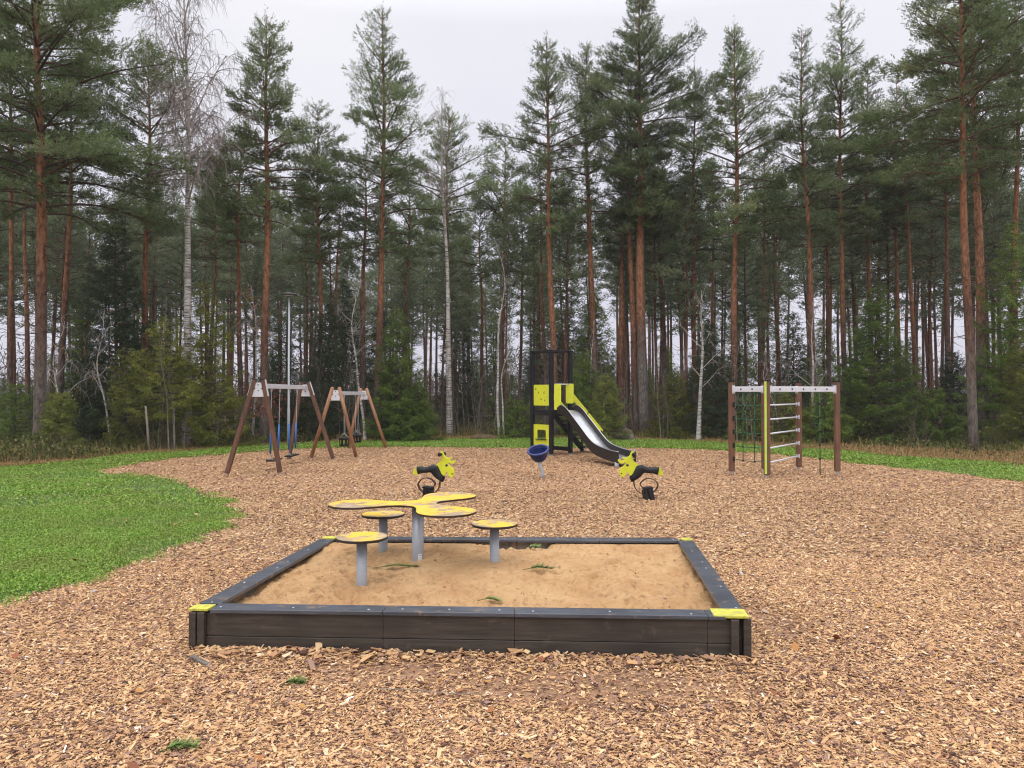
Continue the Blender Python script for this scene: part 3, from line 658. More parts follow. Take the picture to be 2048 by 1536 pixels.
# moulded black body: cross sections from the chest block to the rump
secs = [((830, 915), .045, .05), ((800, 860), .055, .06), ((870, 800), .05, .062), ((935, 720), .055, .075), ((985, 640), .06, .085), ((1040, 620), .07, .07), ((1120, 640), .095, .052), ((1220, 660), .11, .045), ((1320, 660), .1, .05), ((1400, 665), .08, .062), ((1445, 675), .07, .066)]
bd = MB(); cen = [Vector((rp(*p)[0], 0, rp(*p)[1])) for p, a, b in secs]; v = []
nn = 16
for i, (p, wy, wn) in enumerate(secs):
    tg = (cen[min(i + 1, len(cen) - 1)] - cen[max(i - 1, 0)]).normalized(); nm = Vector((0, 1, 0)).cross(tg)
    for k in range(nn):
        a = 2 * PI * k / nn; cx, sx = math.cos(a), math.sin(a); q = cen[i] + Vector((0, 1, 0)) * wy * math.copysign(abs(cx) ** .7, cx) + nm * wn * math.copysign(abs(sx) ** .8, sx); v.append(tuple(q))
bd.add(v, f4=[(i * nn + j, i * nn + (j + 1) % nn, (i + 1) * nn + (j + 1) % nn, (i + 1) * nn + j) for i in range(len(secs) - 1) for j in range(nn)], fn=[list(range(nn))[::-1], [(len(secs) - 1) * nn + j for j in range(nn)]])
bd.build('body', M['black'], rd, smooth=True)
tl = MB(); tl.prism(smooth_closed([rp(*p) for p in [(1415, 570), (1470, 580), (1540, 640), (1575, 710), (1585, 780), (1560, 795), (1465, 775), (1440, 690)]]), -.014, .014, face_M(0)); tl.build('tail_panel', M['lime'], rd, bevel=.003)
# flat spring band wound in a loop
pts = [(835, 930), (838, 1010), (870, 1110), (930, 1190), (1010, 1245), (1110, 1265), (1230, 1255), (1330, 1215), (1410, 1140), (1450, 1050), (1430, 980), (1370, 915), (1280, 872), (1190, 865), (1100, 890), (1030, 940), (990, 990), (1000, 1040), (1050, 1090), (1120, 1110), (1190, 1112)]
sp_ = [Vector((*rp(*p),)) for p in pts]; sm = []
for i in range(len(sp_) - 1):
    p0, p1, p2, p3 = sp_[max(i - 1, 0)], sp_[i], sp_[i + 1], sp_[min(i + 2, len(sp_) - 1)]
    for k in range(4):
        t = k / 4; sm.append(.5 * ((2 * p1) + (p2 - p0) * t + (2 * p0 - 5 * p1 + 4 * p2 - p3) * t * t + (3 * p1 - p0 - 3 * p2 + p3) * t ** 3))
sm.append(sp_[-1]); bn = MB(); v = []
for i, q in enumerate(sm):
    tg = (sm[min(i + 1, len(sm) - 1)] - sm[max(i - 1, 0)]).normalized(); nm = Vector((-tg.y, tg.x)); yo = .02 - .045 * i / len(sm)
    for sy, sn in ((-1, -1), (1, -1), (1, 1), (-1, 1)): v.append((q.x + nm.x * sn * .0045, yo + sy * .033, q.y + nm.y * sn * .0045))
m_ = len(sm); bn.add(v, f4=[(i * 4 + j, i * 4 + (j + 1) % 4, (i + 1) * 4 + (j + 1) % 4, (i + 1) * 4 + j) for i in range(m_ - 1) for j in range(4)], fn=[[3, 2, 1, 0], [(m_ - 1) * 4 + j for j in range(4)]])
bn.build('spring', M['spring'], rd, bevel=.001)
bs = MB(); bs.bar((-.045, -.03, -.04), (-.075, 0, .17), .17, .04, up=(1, 0, 0)); bs.bar((.05, -.05, -.04), (.005, -.02, .2), .17, .07, up=(1, 0, 0)); bs.bar((-.09, -.012, .185), (.06, -.012, .2), .16, .03); bs.build('base_block', M['charcoal'], rd, bevel=.006)
dup(rd, (-1.37, 11.95, 0), math.radians(180 - 17), label='lime animal-headed spring rider facing right, behind the yellow play table')

# ------------------------------------------------------------------ spinning bowl
bw = thing('spinner_bowl', 'navy blue tilted spinner bowl on a bent grey post', 'spinner', (.61, 14.9, 0))
MB().tube([(.0, 0, -.05), (.0, 0, .1), (-.012, 0, .17), (-.035, 0, .23), (-.06, 0, .33)], .036, 16).build('post', M['zinc'], bw, smooth=True)
R_ = Matrix.Translation((-.085, 0, .57)) @ Matrix.Rotation(math.radians(-11), 4, 'Y') @ Matrix.Rotation(math.radians(23), 4, 'X')
prof = [(.02, -.255), (.06, -.25), (.12, -.215), (.165, -.15), (.195, -.06), (.205, -.01), (.19, -.01), (.178, -.06), (.15, -.135), (.105, -.19), (.05, -.22), (.001, -.225)]
MB().lathe(prof, 40, R_).build('bowl', M['navy'], bw, smooth=True)
rim = MB(); rim.tube([tuple(R_ @ Vector((.205 * math.cos(a), .205 * math.sin(a), 0))) for a in np.linspace(0, 2 * PI, 41)], .023, 12, cap=False); rim.build('rim', M['navyrim'], bw, smooth=True)

# ------------------------------------------------------------------ slide tower
tw = thing('slide_tower', 'charcoal play tower with lime panels, steel slide and stairs', 'slide tower', (0, 0, 0))
F_, L_, R2_, K_ = Vector((1.07, 20.2, 0)), Vector((.58, 20.8, 0)), Vector((1.62, 20.55, 0)), Vector((1.13, 21.15, 0))
ud = (R2_ - F_).normalized()
TOPZ = 2.86
for p in (F_, L_, R2_, K_):
    po = MB().bar(p + Vector((0, 0, .06)), p + Vector((0, 0, TOPZ)), .1, .1, up=ud).build('post', M['charcoal'], tw, bevel=.012)
    MB().bar(p + Vector((0, 0, -.05)), p + Vector((0, 0, .07)), .06, .06, up=ud).build('post_foot', M['zinc'], po, bevel=.004)
def Zv(z): return Vector((0, 0, z))
rf = MB()
for a, b in ((F_, R2_), (R2_, K_), (K_, L_), (L_, F_)): rf.bar(a + Zv(TOPZ + .022), b + Zv(TOPZ + .022), .1, .042)
for p in (F_, L_, R2_, K_): rf.bar(p + Zv(TOPZ + .0015), p + Zv(TOPZ + .046), .118, .118, up=ud)
rf.build('top_frame', M['charcoal'], tw, bevel=.004)
fl = MB()
for a, b in ((F_, R2_), (R2_, K_), (K_, L_), (L_, F_)): fl.bar(a.lerp(b, .09) + Zv(1.17), b.lerp(a, .09) + Zv(1.17), .05, .12)
fl.build('platform_beam', M['charcoal'], tw, bevel=.004)
dk = MB(); q = [F_, R2_, K_, L_]; cq = sum(q, Vector()) / 4; q = [cq + (p - cq) * .88 for p in q]; dk.add([tuple(p + Zv(1.235)) for p in q] + [tuple(p + Zv(1.262)) for p in q], f4=[(3, 2, 1, 0), (4, 5, 6, 7), (0, 1, 5, 4), (1, 2, 6, 5), (2, 3, 7, 6), (3, 0, 4, 7)])
dk.build('platform_deck', M['hpl'], tw, bevel=.003)
lb = MB(); lb.bar(K_.lerp(R2_, .09) + Zv(.17), R2_.lerp(K_, .09) + Zv(.17), .045, .11); lb.bar(F_.lerp(L_, .09) + Zv(.17), L_.lerp(F_, .09) + Zv(.17), .045, .11); lb.build('low_rail', M['charcoal'], tw, bevel=.004)
def panel_M(a, b, off=0):   # local x along a->b, y up, z outward
    ex = (b - a).normalized(); ey = Vector((0, 0, 1)); ez = ex.cross(ey); m = Matrix((ex, ey, ez)).transposed().to_4x4(); m.translation = a + ez * off; return m
def rrect(x0, y0, x1, y1, r=.02, n=4):
    out = []
    for cx, cy, a0 in ((x1 - r, y0 + r, -PI / 2), (x1 - r, y1 - r, 0), (x0 + r, y1 - r, PI / 2), (x0 + r, y0 + r, PI)):
        for k in range(n + 1): a = a0 + PI / 2 * k / n; out.append((cx + r * math.cos(a), cy + r * math.sin(a)))
    return out
LF = (F_ - L_).length; PM = panel_M(L_, F_, 0)
up_ = MB().prism(rrect(.055, 1.38, LF - .055, 1.955), -.01, .01, PM).build('play_panel', M['lime'], tw, bevel=.003)
hh = MB()    # finger-print dots and holes of the panel
for (px, py), r in zip([(.15, 1.84), (.27, 1.745), (.5, 1.74), (.37, 1.565), (.53, 1.53)], (.02, .02, .024, .02, .024)):
    for dx, dy, q in ((-.012, .0, .014), (.014, -.02, .012), (.006, .026, .009), (-.02, -.028, .01)):
        hh.tube([tuple(PM @ Vector((px + dx, py + dy, .0103))), tuple(PM @ Vector((px + dx, py + dy, .0125)))], q, 8)
hh.build('panel_mark', M['edge'], up_)
# lower panel with an arched window: outline with a bridge cut
win = [(.2, .44), (.2, .66)] + [(.25 + .05 * math.cos(a), .66 + .05 * math.sin(a)) for a in np.linspace(PI, PI / 2, 5)][1:] + [(LF - .26 + .05 * math.cos(a), .66 + .05 * math.sin(a)) for a in np.linspace(PI / 2, 0, 5)] + [(LF - .21, .44)]
lpn = MB(); out = [(.055, .28), (LF - .055, .28), (LF - .055, .855), (.055, .855)]
bmx = bmesh.new(); vo = [bmx.verts.new((x, y, 0)) for x, y in out]; vi = [bmx.verts.new((x, y, 0)) for x, y in win]
eds = [bmx.edges.new((vo[i], vo[(i + 1) % 4])) for i in range(4)] + [bmx.edges.new((vi[i], vi[(i + 1) % len(vi)])) for i in range(len(vi))]
bmesh.ops.triangle_fill(bmx, use_beauty=True, use_dissolve=False, edges=eds)
gg = bmesh.ops.extrude_face_region(bmx, geom=bmx.faces[:]); bmesh.ops.translate(bmx, verts=[v for v in gg['geom'] if isinstance(v, bmesh.types.BMVert)], vec=(0, 0, .02))
bmesh.ops.recalc_face_normals(bmx, faces=bmx.faces[:]); bmesh.ops.transform(bmx, matrix=PM @ Matrix.Translation((0, 0, -.01)), verts=bmx.verts[:])
me = bpy.data.meshes.new('window_panel'); bmx.to_mesh(me); bmx.free(); me.materials.append(M['lime']); lo_ = bpy.data.objects.new('window_panel', me); COL.objects.link(lo_); lo_.parent = tw
MB().bar(PM @ Vector((.16, .445, .03)), PM @ Vector((LF - .17, .445, .03)), .05, .018).build('sill', M['charcoal'], lo_, bevel=.003)
# slide
MS = Vector((1.46, 20.1, 0)); SD = Vector((.375, -.927, 0)).normalized(); SN = Vector((-SD.y, SD.x, 0)) * -1
SN = Vector((.927, .375, 0)); RUN = 3.2; HW = .21
def bedz(s):   # s metres along the run
    t = s / RUN
    if t < .05: return 1.26
    if t < .15: a = (t - .05) / .1; return 1.26 - .07 * a * a
    if t < .6: return 1.19 - (t - .15) / .45 * .84
    a = (t - .6) / .4; return .35 - .14 * (2 * a - a * a)
ss = np.linspace(-.05, RUN, 46); bz = np.array([bedz(max(s, 0)) for s in ss]); bz = np.convolve(np.pad(bz, 3, 'edge'), np.ones(7) / 7, 'valid')
bed = MB(); v = []
for s, z in zip(ss, bz):
    for o in (-HW, HW): p = MS + SD * s + SN * o; v.append((p.x, p.y, z))
    for o in (HW, -HW): p = MS + SD * s + SN * o; v.append((p.x, p.y, z - .012))
m_ = len(ss); bed.add(v, f4=[(i * 4 + j, i * 4 + (j + 1) % 4, (i + 1) * 4 + (j + 1) % 4, (i + 1) * 4 + j) for i in range(m_ - 1) for j in range(4)], fn=[[0, 1, 2, 3], [(m_ - 1) * 4 + j for j in (3, 2, 1, 0)]])
sbed = bed.build('slide_bed', M['steel'], tw, smooth=False)
for o in (-1, 1):
    wl = MB(); v = []; cpv = []
    for s, z in zip(ss, bz):
        hi = .15 if s > .1 else .09
        hi = .15 * min(1, (s + .2) / .35); lo2 = -.1
        for dz, dn in ((lo2, HW + .002), (lo2, HW + .03), (hi, HW + .03), (hi, HW + .002)): p = MS + SD * s + SN * o * dn; v.append((p.x, p.y, z + dz))
        cpv.append(tuple(MS + SD * s + SN * o * (HW + .016) + Zv(z + hi + .008)))
    wl.add(v, f4=[(i * 4 + j, i * 4 + (j + 1) % 4, (i + 1) * 4 + (j + 1) % 4, (i + 1) * 4 + j) for i in range(m_ - 1) for j in range(4)], fn=[[0, 1, 2, 3], [(m_ - 1) * 4 + j for j in (3, 2, 1, 0)]])
    wo = wl.build('slide_side', M['hpl'], tw, bevel=.003)
    MB().tube(cpv, .011, 8).build('side_trim', M['steel'], wo, smooth=True)
pe = MS + SD * (RUN - .12) - SN * .2
MB().tube([tuple(pe + Zv(-.05)), tuple(pe + Zv(.12))], .05, 14).build('slide_foot', M['zinc'], tw, smooth=True)
pe2 = MS + SD * (RUN - .12) + SN * .2
MB().tube([tuple(pe2 + Zv(-.05)), tuple(pe2 + Zv(.12))], .05, 14).build('slide_foot', M['zinc'], tw, smooth=True)
# lime guards either side of the slide entry, and the grab bar
FRL = (R2_ - F_).length; gM = panel_M(F_, R2_, .07)
gm1 = panel_M(MS - SN * (HW + .06) + SD * .12, MS - SN * (HW + .06) - SD * .2)
def guard(base, dirv, wid, z0, z1): 
    a = base; b = base + dirv * wid; m = panel_M(a, b); return MB().prism(rrect(0, z0, wid, z1, .03), -.01, .01, m).build('entry_guard', M['lime'], tw, bevel=.003)
guard(F_ + ud * .06 + Vector((.03, -.06, 0)), Vector((.98, -.2, 0)).normalized(), .19, 1.27, 1.975)
guard(R2_ + Vector((-.13, -.08, 0)), Vector((.98, -.2, 0)).normalized(), .215, 1.44, 1.985)
MB().tube([tuple(F_ + ud * .06 + Vector((.05, -.06, 1.965))), tuple(R2_ + Vector((-.02, -.085, 1.968)))], .016, 10).build('grab_bar', M['alu'], tw, smooth=True)
# stairs
sd_ = Vector((.95, .76, 0)); SL = sd_.length; sdn = sd_.normalized()
K0, R0 = K_ + sdn * .06, R2_ + sdn * .06
for p, nm in ((K0, 0), (R0, 1)):
    MB().bar(p + Zv(1.14), p + sd_ * 1.0 + Zv(.03), .035, .17, up=(0, 0, 1)).build('stringer', M['charcoal'], tw, bevel=.004)
    rl = MB(); a = p + Zv(1.66) + sdn * .0; b = p + sd_ * .97 + Zv(.60)
    rl.bar(a.lerp(b, .0), a.lerp(b, .49), .022, .15); ro = rl.bar(a.lerp(b, .52), a.lerp(b, 1.0), .022, .15).build('handrail', M['lime'], tw, bevel=.004)
    cl = MB()
    for t in (.505, .97): c = a.lerp(b, t); cl.bar(c + Zv(.02), c + Zv(-.42 if t < .9 else -.45), .03, .05, up=sdn)
    cl.build('rail_bracket', M['charcoal'], ro, bevel=.003)
for k in range(8):
    t = (k + .6) / 8.3; c = K0.lerp(R0, .5) + sd_ * t + Zv(1.17 - 1.12 * t); d = (R0 - K0).normalized()
    a, b = c - d * .36, c + d * .36
    tr = MB().bar(a + Zv(.0), b + Zv(.0), .13, .025, up=(0, 0, 1)).build('stair_tread', M['hpl'], tw, bevel=.003)
    MB().bar(a.lerp(b, .62) + Zv(-.055) - sdn * .04, b + Zv(-.055) - sdn * .04, .012, .05).build('riser', M['lime'], tr)
MB().tube([tuple(K0 + sd_ + Zv(-.05)), tuple(K0 + sd_ + Zv(.1))], .03, 10).build('stair_foot', M['zinc'], tw)
MB().tube([tuple(R0 + sd_ + Zv(-.05)), tuple(R0 + sd_ + Zv(.1))], .03, 10).build('stair_foot', M['zinc'], tw)

# ------------------------------------------------------------------ climbing frame
cf = thing('climbing_frame', 'brown-post climbing frame with rope net, wall bars and climbing rope', 'climbing frame', (0, 0, 0))
A_, B_, C_, D_, E_ = (Vector(p) for p in ((4.64, 15.64, 0), (5.12, 14.86, 0), (5.5, 16.14, 0), (6.42, 16.57, 0), (6.87, 15.64, 0)))
for p in (A_, B_, C_, D_, E_):
    ang = {0: .25, 1: PI / 4}.get([A_, B_, C_, D_, E_].index(p), .1)
    u_ = Vector((math.cos(ang), math.sin(ang), 0))
    po = MB().bar(p + Zv(.07), p + Zv(1.955), .105, .105, up=u_).build('post', M['brownpost'], cf, bevel=.018)
    MB().bar(p + Zv(1.956), p + Zv(1.975), .125, .125, up=u_).build('post_cap', M['black'], po, bevel=.004)
    MB().tube([tuple(p + Zv(-.05)), tuple(p + Zv(.07))], .032, 12).build('post_foot', M['zinc'], po)
u_ = Vector((-.7071, -.7071, 0)); po_ = B_ + u_ * .056
MB().bar(po_ + Zv(.1), po_ + Zv(1.953), .045, .012, up=u_).build('colour_strip', M['limeline'], cf, bevel=.002)
def beam(a, b, bolts, off=0):
    d = (b - a).normalized(); o = MB().bar(a + d * .056 + Zv(1.80), b - d * .056 + Zv(1.80), .04, .11).build('beam', M['alu'], cf, bevel=.006)
    nrm = Vector((d.y, -d.x, 0)); bo = MB()
    for t in bolts: c = a.lerp(b, t) + Zv(1.80); bo.tube([tuple(c + nrm * .0202), tuple(c + nrm * .028)], .017, 12)
    if bolts: bo.build('bolt', M['black'], o)
    br = MB()
    for c, s in ((a, 1), (b, -1)): br.bar(c + d * s * .0585 + Zv(1.71), c + d * s * .0585 + Zv(1.88), .075, .012, up=d)
    br.build('beam_bracket', M['alu'], o, bevel=.003)
beam(A_, B_, (.3, .62)); beam(B_, E_, (.17, .34, .5, .67, .84)); beam(C_, D_, ()); beam(A_, C_, ())
bd_ = (D_ - B_).normalized()
for k in range(5):
    z = 1.475 - .29 * k; a, b = B_ + bd_ * .05 + Zv(z), D_ - bd_ * .05 + Zv(z)
    rg = MB().tube([tuple(a), tuple(b)], .017, 12).build('wall_bar', M['alu'], cf, smooth=True)
    MB().bar(b - bd_ * .004 - Zv(.045), b - bd_ * .004 + Zv(.045), .07, .014, up=bd_).build('bar_bracket', M['alu'], rg, bevel=.003)
ad = (B_ - A_).normalized(); net = MB(); kn = MB(); netp = []
def sag(a, b, s, n=9): return [tuple(a.lerp(b, i / n) - Zv(4 * s * (i / n) * (1 - i / n))) for i in range(n + 1)]
for k in range(5):
    z = 1.475 - .285 * k; net.tube(sag(A_ + ad * .06 + Zv(z), B_ - ad * .06 + Zv(z), .018), .008, 7)
for t in (.335, .66):
    a = A_.lerp(B_, t); net.tube([tuple(a + Zv(1.745)), tuple(a + Zv(1.45)), tuple(a + Zv(.9)), tuple(a + Zv(.32))], .0085, 7)
    for k in range(5): c = a + Zv(1.475 - .285 * k - .017); kn.tube([tuple(c - Zv(.018)), tuple(c), tuple(c + Zv(.018))], [.012, .02, .012] if k < 4 else [.022, .03, .014], 10)
no_ = net.build('rope_net', M['rope'], cf, smooth=True); kn.build('net_knot', M['black'], no_, smooth=True)
cl = MB()
for k in range(5): c = A_ + ad * .062 + Zv(1.475 - .285 * k); cl.bar(c - Zv(.05), c + Zv(.05), .05, .02, up=ad)
cl.build('rope_clamp', M['black'], cf, bevel=.004)
rp0 = B_.lerp(E_, .745); rr = MB().tube([tuple(rp0 + Zv(-.02)), tuple(rp0 + Zv(1.745))], .010, 8).build('climbing_rope', M['rope'], cf, smooth=True)
kn = MB()
for k in range(5): c = rp0 + Zv(1.5 - .29 * k); kn.lathe([(.004, -.022), (.016, -.012), (.032, .01), (.03, .016), (.004, .018)], 12, Matrix.Translation(c))
kn.build('rope_stop', M['black'], rr)
gr = MB().tube(sag(A_.lerp(B_, .66) + Zv(1.735), E_.lerp(B_, .5) + Zv(1.735), .03), .007, 6).build('slack_rope', M['rope'], cf, smooth=True)
def ringh(p, label):
    t = thing('trapeze_handle', label, 'handle', (p.x, p.y, 0), .35, 'black triangle handles on the climbing frame')
    return t
p1 = A_.lerp(C_, .22); h1 = ringh(p1, 'black triangular rope handle nearer the net post with black clamps')
MB().tube([(0, 0, 1.745), (0, 0, 1.52)], .009, 7).build('rope', M['rope'], h1, smooth=True)
MB().tube([(0, 0, 1.53), (-.085, 0, 1.36), (0, 0, 1.355), (.085, 0, 1.36), (0, 0, 1.53)], .015, 10).build('grip', M['black'], h1, smooth=True)
p2 = A_.lerp(C_, .5); dup(h1, (p2.x, p2.y, 0), .2, label='black triangular rope handle nearer the lime-striped corner post')

# ------------------------------------------------------------------ swings
def swing_frame(label, apexes, feet, legmat, rnd_legs, plate_h, topz, beamz):
    t = thing('timber_swing', label, 'swing frame', (0, 0, 0), group='timber swing frames')
    ax = (apexes[1] - apexes[0]).normalized()
    for ap, fs in zip(apexes, feet):
        for sgn, f in zip((-1, 1), fs):
            d0 = (f - ap); side_ = Vector((d0.x, d0.y, 0)).normalized()
            top = ap + side_ * .085 + Zv(topz); bot = f + Zv(.05); dd = (bot - top).normalized()
            if rnd_legs:
                lg = MB(); lg.tube([tuple(top - dd * .02), tuple(top), tuple(bot)], [.03, .048, .048], 14); lo2 = lg.build('leg', legmat, t, smooth=True)
            else:
                lo2 = MB().bar(top, bot, .1, .085, up=ax.cross(dd)).build('leg', legmat, t, bevel=.008)
                MB().bar(top - dd * .02, top - dd * .001, .11, .1, up=ax.cross(dd)).build('leg_cap', M['black'], lo2, bevel=.003)
                wv = ax.cross(dd); wv = wv if wv.z > 0 else -wv
                MB().bar(top + wv * .0455 - dd * .0, top + wv * .0455 + dd * .36, .085, .006, up=wv).build('edge_plate', M['alu'], lo2)
            MB().tube([tuple(f + Zv(-.05)), tuple(f + Zv(.1))], .03, 10).build('leg_foot', M['zinc'], lo2)
        s0 = (fs[0] - ap); s1 = (fs[1] - ap); k0 = Vector((s0.x, s0.y, 0)) / topz; k1 = Vector((s1.x, s1.y, 0)) / topz
        def on(k, z): q = ap + k.normalized() * .06 + k * (topz - z); q.z = z; return q
        zt, zb = topz - .06, topz - plate_h
        q = [on(k0, zt), on(k1, zt), on(k1, zb), on(k0, zb)]; pm = MB(); o = ax * .02
        pm.add([tuple(v - o) for v in q] + [tuple(v + o) for v in q], f4=[(0, 1, 2, 3), (7, 6, 5, 4), (0, 4, 5, 1), (1, 5, 6, 2), (2, 6, 7, 3), (3, 7, 4, 0)]); pl = pm.build('gable_plate', M['alu'], t, bevel=.004)
        bo = MB(); c = (q[0] + q[1] + q[2] + q[3]) / 4
        for dx, dz in ((-.07, .02), (.07, .02), (0, .1), (0, -.02), (-.12, -.1), (.12, -.1)):
            e = (q[1] - q[0]).normalized()
            for sg in (-1, 1): bo.tube([tuple(c + e * dx + Zv(dz) + ax * .0202 * sg), tuple(c + e * dx + Zv(dz) + ax * .027 * sg)], .013, 8)
        bo.build('bolt', M['black'], pl)
    MB().bar(apexes[0] + Zv(beamz) + ax * .023, apexes[1] + Zv(beamz) - ax * .023, .08, .1).build('crossbar', M['alu'], t, bevel=.006)
    return t
AP = [Vector((-5.31, 15.52, 0)), Vector((-5.30, 18.93, 0))]
swing_frame('dark brown swing frame nearer the lawn, with flat square legs and two seats', AP, [(G(454, 951), G(560, 949)), (G(578, 921), G(666, 921))], M['brownleg'], False, .36, 2.0, 1.87)
AP2 = [Vector((-4.6, 19.32, 0)), Vector((-4.575, 22.8, 0))]
swing_frame('light tan swing frame with round legs and two bucket seats, standing behind', AP2, [(G(622, 919), G(712, 917)), (Vector((-5.02, 22.7, 0)), G(772, 898))], M['tanleg'], True, .33, 1.86, 1.72)
def crossx(AP, Y): return AP[0].lerp(AP[1], (Y - AP[0].y) / (AP[1].y - AP[0].y)).x
def flat_swing(Y, lean, seatz, label):
    return thing('flat_swing', label, 'swing', (crossx(AP, Y), Y, 0), 0, 'flat seats of the brown swing frame')
f1 = flat_swing(16.62, 0, .24, 'black flat swing seat with blue chain sleeves, nearer the grass, overlapped by a leg')
HB = .30
seat = MB(); seat.box((-.03, 0, .225), (.19, .6, .035)); seat.build('seat', M['black'], f1, bevel=.012)
for s in (-1, 1):
    ch = MB(); top = Vector((0, s * HB, 1.80)); bt = Vector((-.03, s * (HB - .03), .26)); k = 46
    for i in range(k):
        a, b = top.lerp(bt, i / k), top.lerp(bt, (i + 1.25) / k); sd2 = Vector((.009, 0, 0)) if i % 2 else Vector((0, .009, 0))
        ch.tube([tuple(a), tuple(a.lerp(b, .5) + sd2), tuple(b)], .004, 5); ch.tube([tuple(a), tuple(a.lerp(b, .5) - sd2), tuple(b)], .004, 5)
    co_ = ch.build('chain', M['zinc'], f1)
    MB().tube([tuple(top.lerp(bt, .52)), tuple(top.lerp(bt, .92))], .02, 10).build('chain_sleeve', M['blue'], co_, smooth=True)
    MB().tube([tuple(top + Zv(.03)), tuple(top), tuple(top - Zv(.06))], [.02, .024, .014], 10).build('hanger', M['zinc'], co_)
    MB().tube([tuple(bt + Zv(.05)), tuple(bt + Vector((.06, 0, -.02)))], .006, 6).build('shackle', M['zinc'], co_)
dup(f1, (crossx(AP, 17.95), 17.95, -.01), 0, label='black flat swing seat with blue chain sleeves, nearer the lamp post and the tan swing')
b1 = thing('bucket_swing', 'black toddler bucket swing in front, hanging between the tan legs', 'swing', (crossx(AP2, 20.25), 20.25, 0), .2, 'bucket seats of the tan swing frame')
bk = MB(); zb, zt = .27, .5; n = 28
bk.lathe([(.06, zb), (.125, zb), (.128, zb + .05), (.1, zb + .05)], n)
for k in range(8):
    a = 2 * PI * (k + .5) / 8; wd_ = .055 if k % 2 else .035; c = Vector((math.cos(a), math.sin(a), 0)); bk.bar(c * .125 + Zv(zb + .04), c * .132 + Zv(zt - .03), wd_, .014, up=c)
bk.lathe([(.118, zt - .055), (.14, zt - .055), (.146, zt - .02), (.14, zt), (.118, zt)], n); bk.build('bucket', M['black'], b1, bevel=.003)
for s in (-1, 1):
    sp2 = MB(); y0 = s * .2
    sp2.tube([(-.12, s * .07, zt), (0, s * .1, zt + .13), (.12, s * .07, zt)], .007, 6); ch = MB(); top = Vector((0, s * .16, 1.66)); bt = Vector((0, s * .1, zt + .13)); k = 40
    for i in range(k):
        a, b = top.lerp(bt, i / k), top.lerp(bt, (i + 1.2) / k); sd2 = Vector((.007, 0, 0)) if i % 2 else Vector((0, .007, 0))
        ch.tube([tuple(a), tuple(a.lerp(b, .5) + sd2), tuple(b)], .0035, 5); ch.tube([tuple(a), tuple(a.lerp(b, .5) - sd2), tuple(b)], .0035, 5)
    co_ = ch.build('chain', M['zinc'], b1); sp2.build('chain_yoke', M['zinc'], co_, smooth=True); MB().tube([tuple(top + Zv(.03)), tuple(top - Zv(.05))], .016, 8).build('hanger', M['zinc'], co_)
dup(b1, (crossx(AP2, 21.85), 21.85, 0), -.1, label='black toddler bucket swing behind the other, partly hidden by a tan leg')

# ------------------------------------------------------------------ lamp, rock, stakes, fallen wood
lp = thing('lamp_post', 'slim grey lamp post with a flat round head behind the swings', 'lamp post', tuple(G(577, 893)))
MB().tube([(0, 0, -.1), (0, 0, 1.2), (0, 0, 1.25), (0, 0, 4.86)], [.05, .046, .038, .028], 16).build('pole', M['zinc'], lp, smooth=True)
lh = MB().lathe([(.038, 4.84), (.08, 4.885), (.26, 4.92), (.27, 4.935), (.24, 4.955), (.06, 4.99), (.02, 5.0)], 32).build('lamp_head', M['lamp'], lp, smooth=True)
MB().lathe([(.06, 4.875), (.16, 4.893), (.15, 4.888), (.06, 4.87)], 24).build('lens', M['white'], lh)
def boulder(name, loc, sx, sy, sz, seed, label, cat, mat):
    bm = bmesh.new(); bmesh.ops.create_icosphere(bm, subdivisions=4, radius=1)
    for v in bm.verts:
        d = 1 + .22 * mnoise.noise(v.co * 1.1 + Vector((seed, 0, 0))) + .1 * mnoise.noise(v.co * 3 + Vector((seed, 3, 0)))
        v.co = Vector((v.co.x * sx, v.co.y * sy, (v.co.z if v.co.z > -.3 else -.3) * sz)) * d
    me = bpy.data.meshes.new(name); bm.to_mesh(me); bm.free(); me.materials.append(mat)
    for p in me.polygons: p.use_smooth = True
    o = bpy.data.objects.new(name, me); COL.objects.link(o); o.location = loc; return tag(o, label, cat)
boulder('boulder', G(1247, 881) + Zv(.08), .42, .3, .36, 3, 'rounded grey-brown boulder at the forest edge right of the slide', 'boulder', M['rock'])
def simple_obj(name, mb, mat, loc, label, cat, group=None, smooth=False):
    o = mb.build(name, mat, smooth=smooth); o.location = loc; return tag(o, label, cat, group)
for px, py, h, lean, lb in ((299, 905, 1.35, -.12, 'weathered wooden stake on the left of the small reddish spruce stem'), (349, 903, 1.4, -.04, 'weathered wooden stake between the small spruce and the big birch')):
    simple_obj('wooden_stake', MB().tube([(0, 0, -.1), (lean * .5, 0, h * .5), (lean, 0, h)], [.035, .034, .03], 8), M['stake'], G(px, py), lb, 'stake', 'stakes in the forest edge', True)
q = G(1905, 885); lg = MB(); lg.tube([(0, 0, .05), (1.2, .5, .2), (2.2, .9, .55), (2.6, 1.2, 1.15)], [.05, .045, .035, .015], 8); lg.tube([(1.2, .5, .2), (1.6, .4, .6), (2.2, .5, .95)], [.025, .018, .008], 6); lg.tube([(2.0, .8, .48), (2.9, .5, .3), (3.6, .3, .28)], [.025, .02, .01], 6)
simple_obj('fallen_branch', lg, M['deadwood'], q, 'grey fallen branch lying in dry grass under the right-hand pines', 'branch', smooth=True)
q = G(815, 883); lg = MB(); lg.tube([(-.2, 0, .04), (.3, .05, .07), (.75, .1, .05)], [.025, .03, .015], 7); lg.tube([(-.05, 0, .05), (.1, -.25, .12)], [.015, .006], 5)
simple_obj('fallen_branch', lg, M['deadwood'], q, 'pale bare fallen branch at the lawn edge below the dark spruce thicket', 'branch', smooth=True)
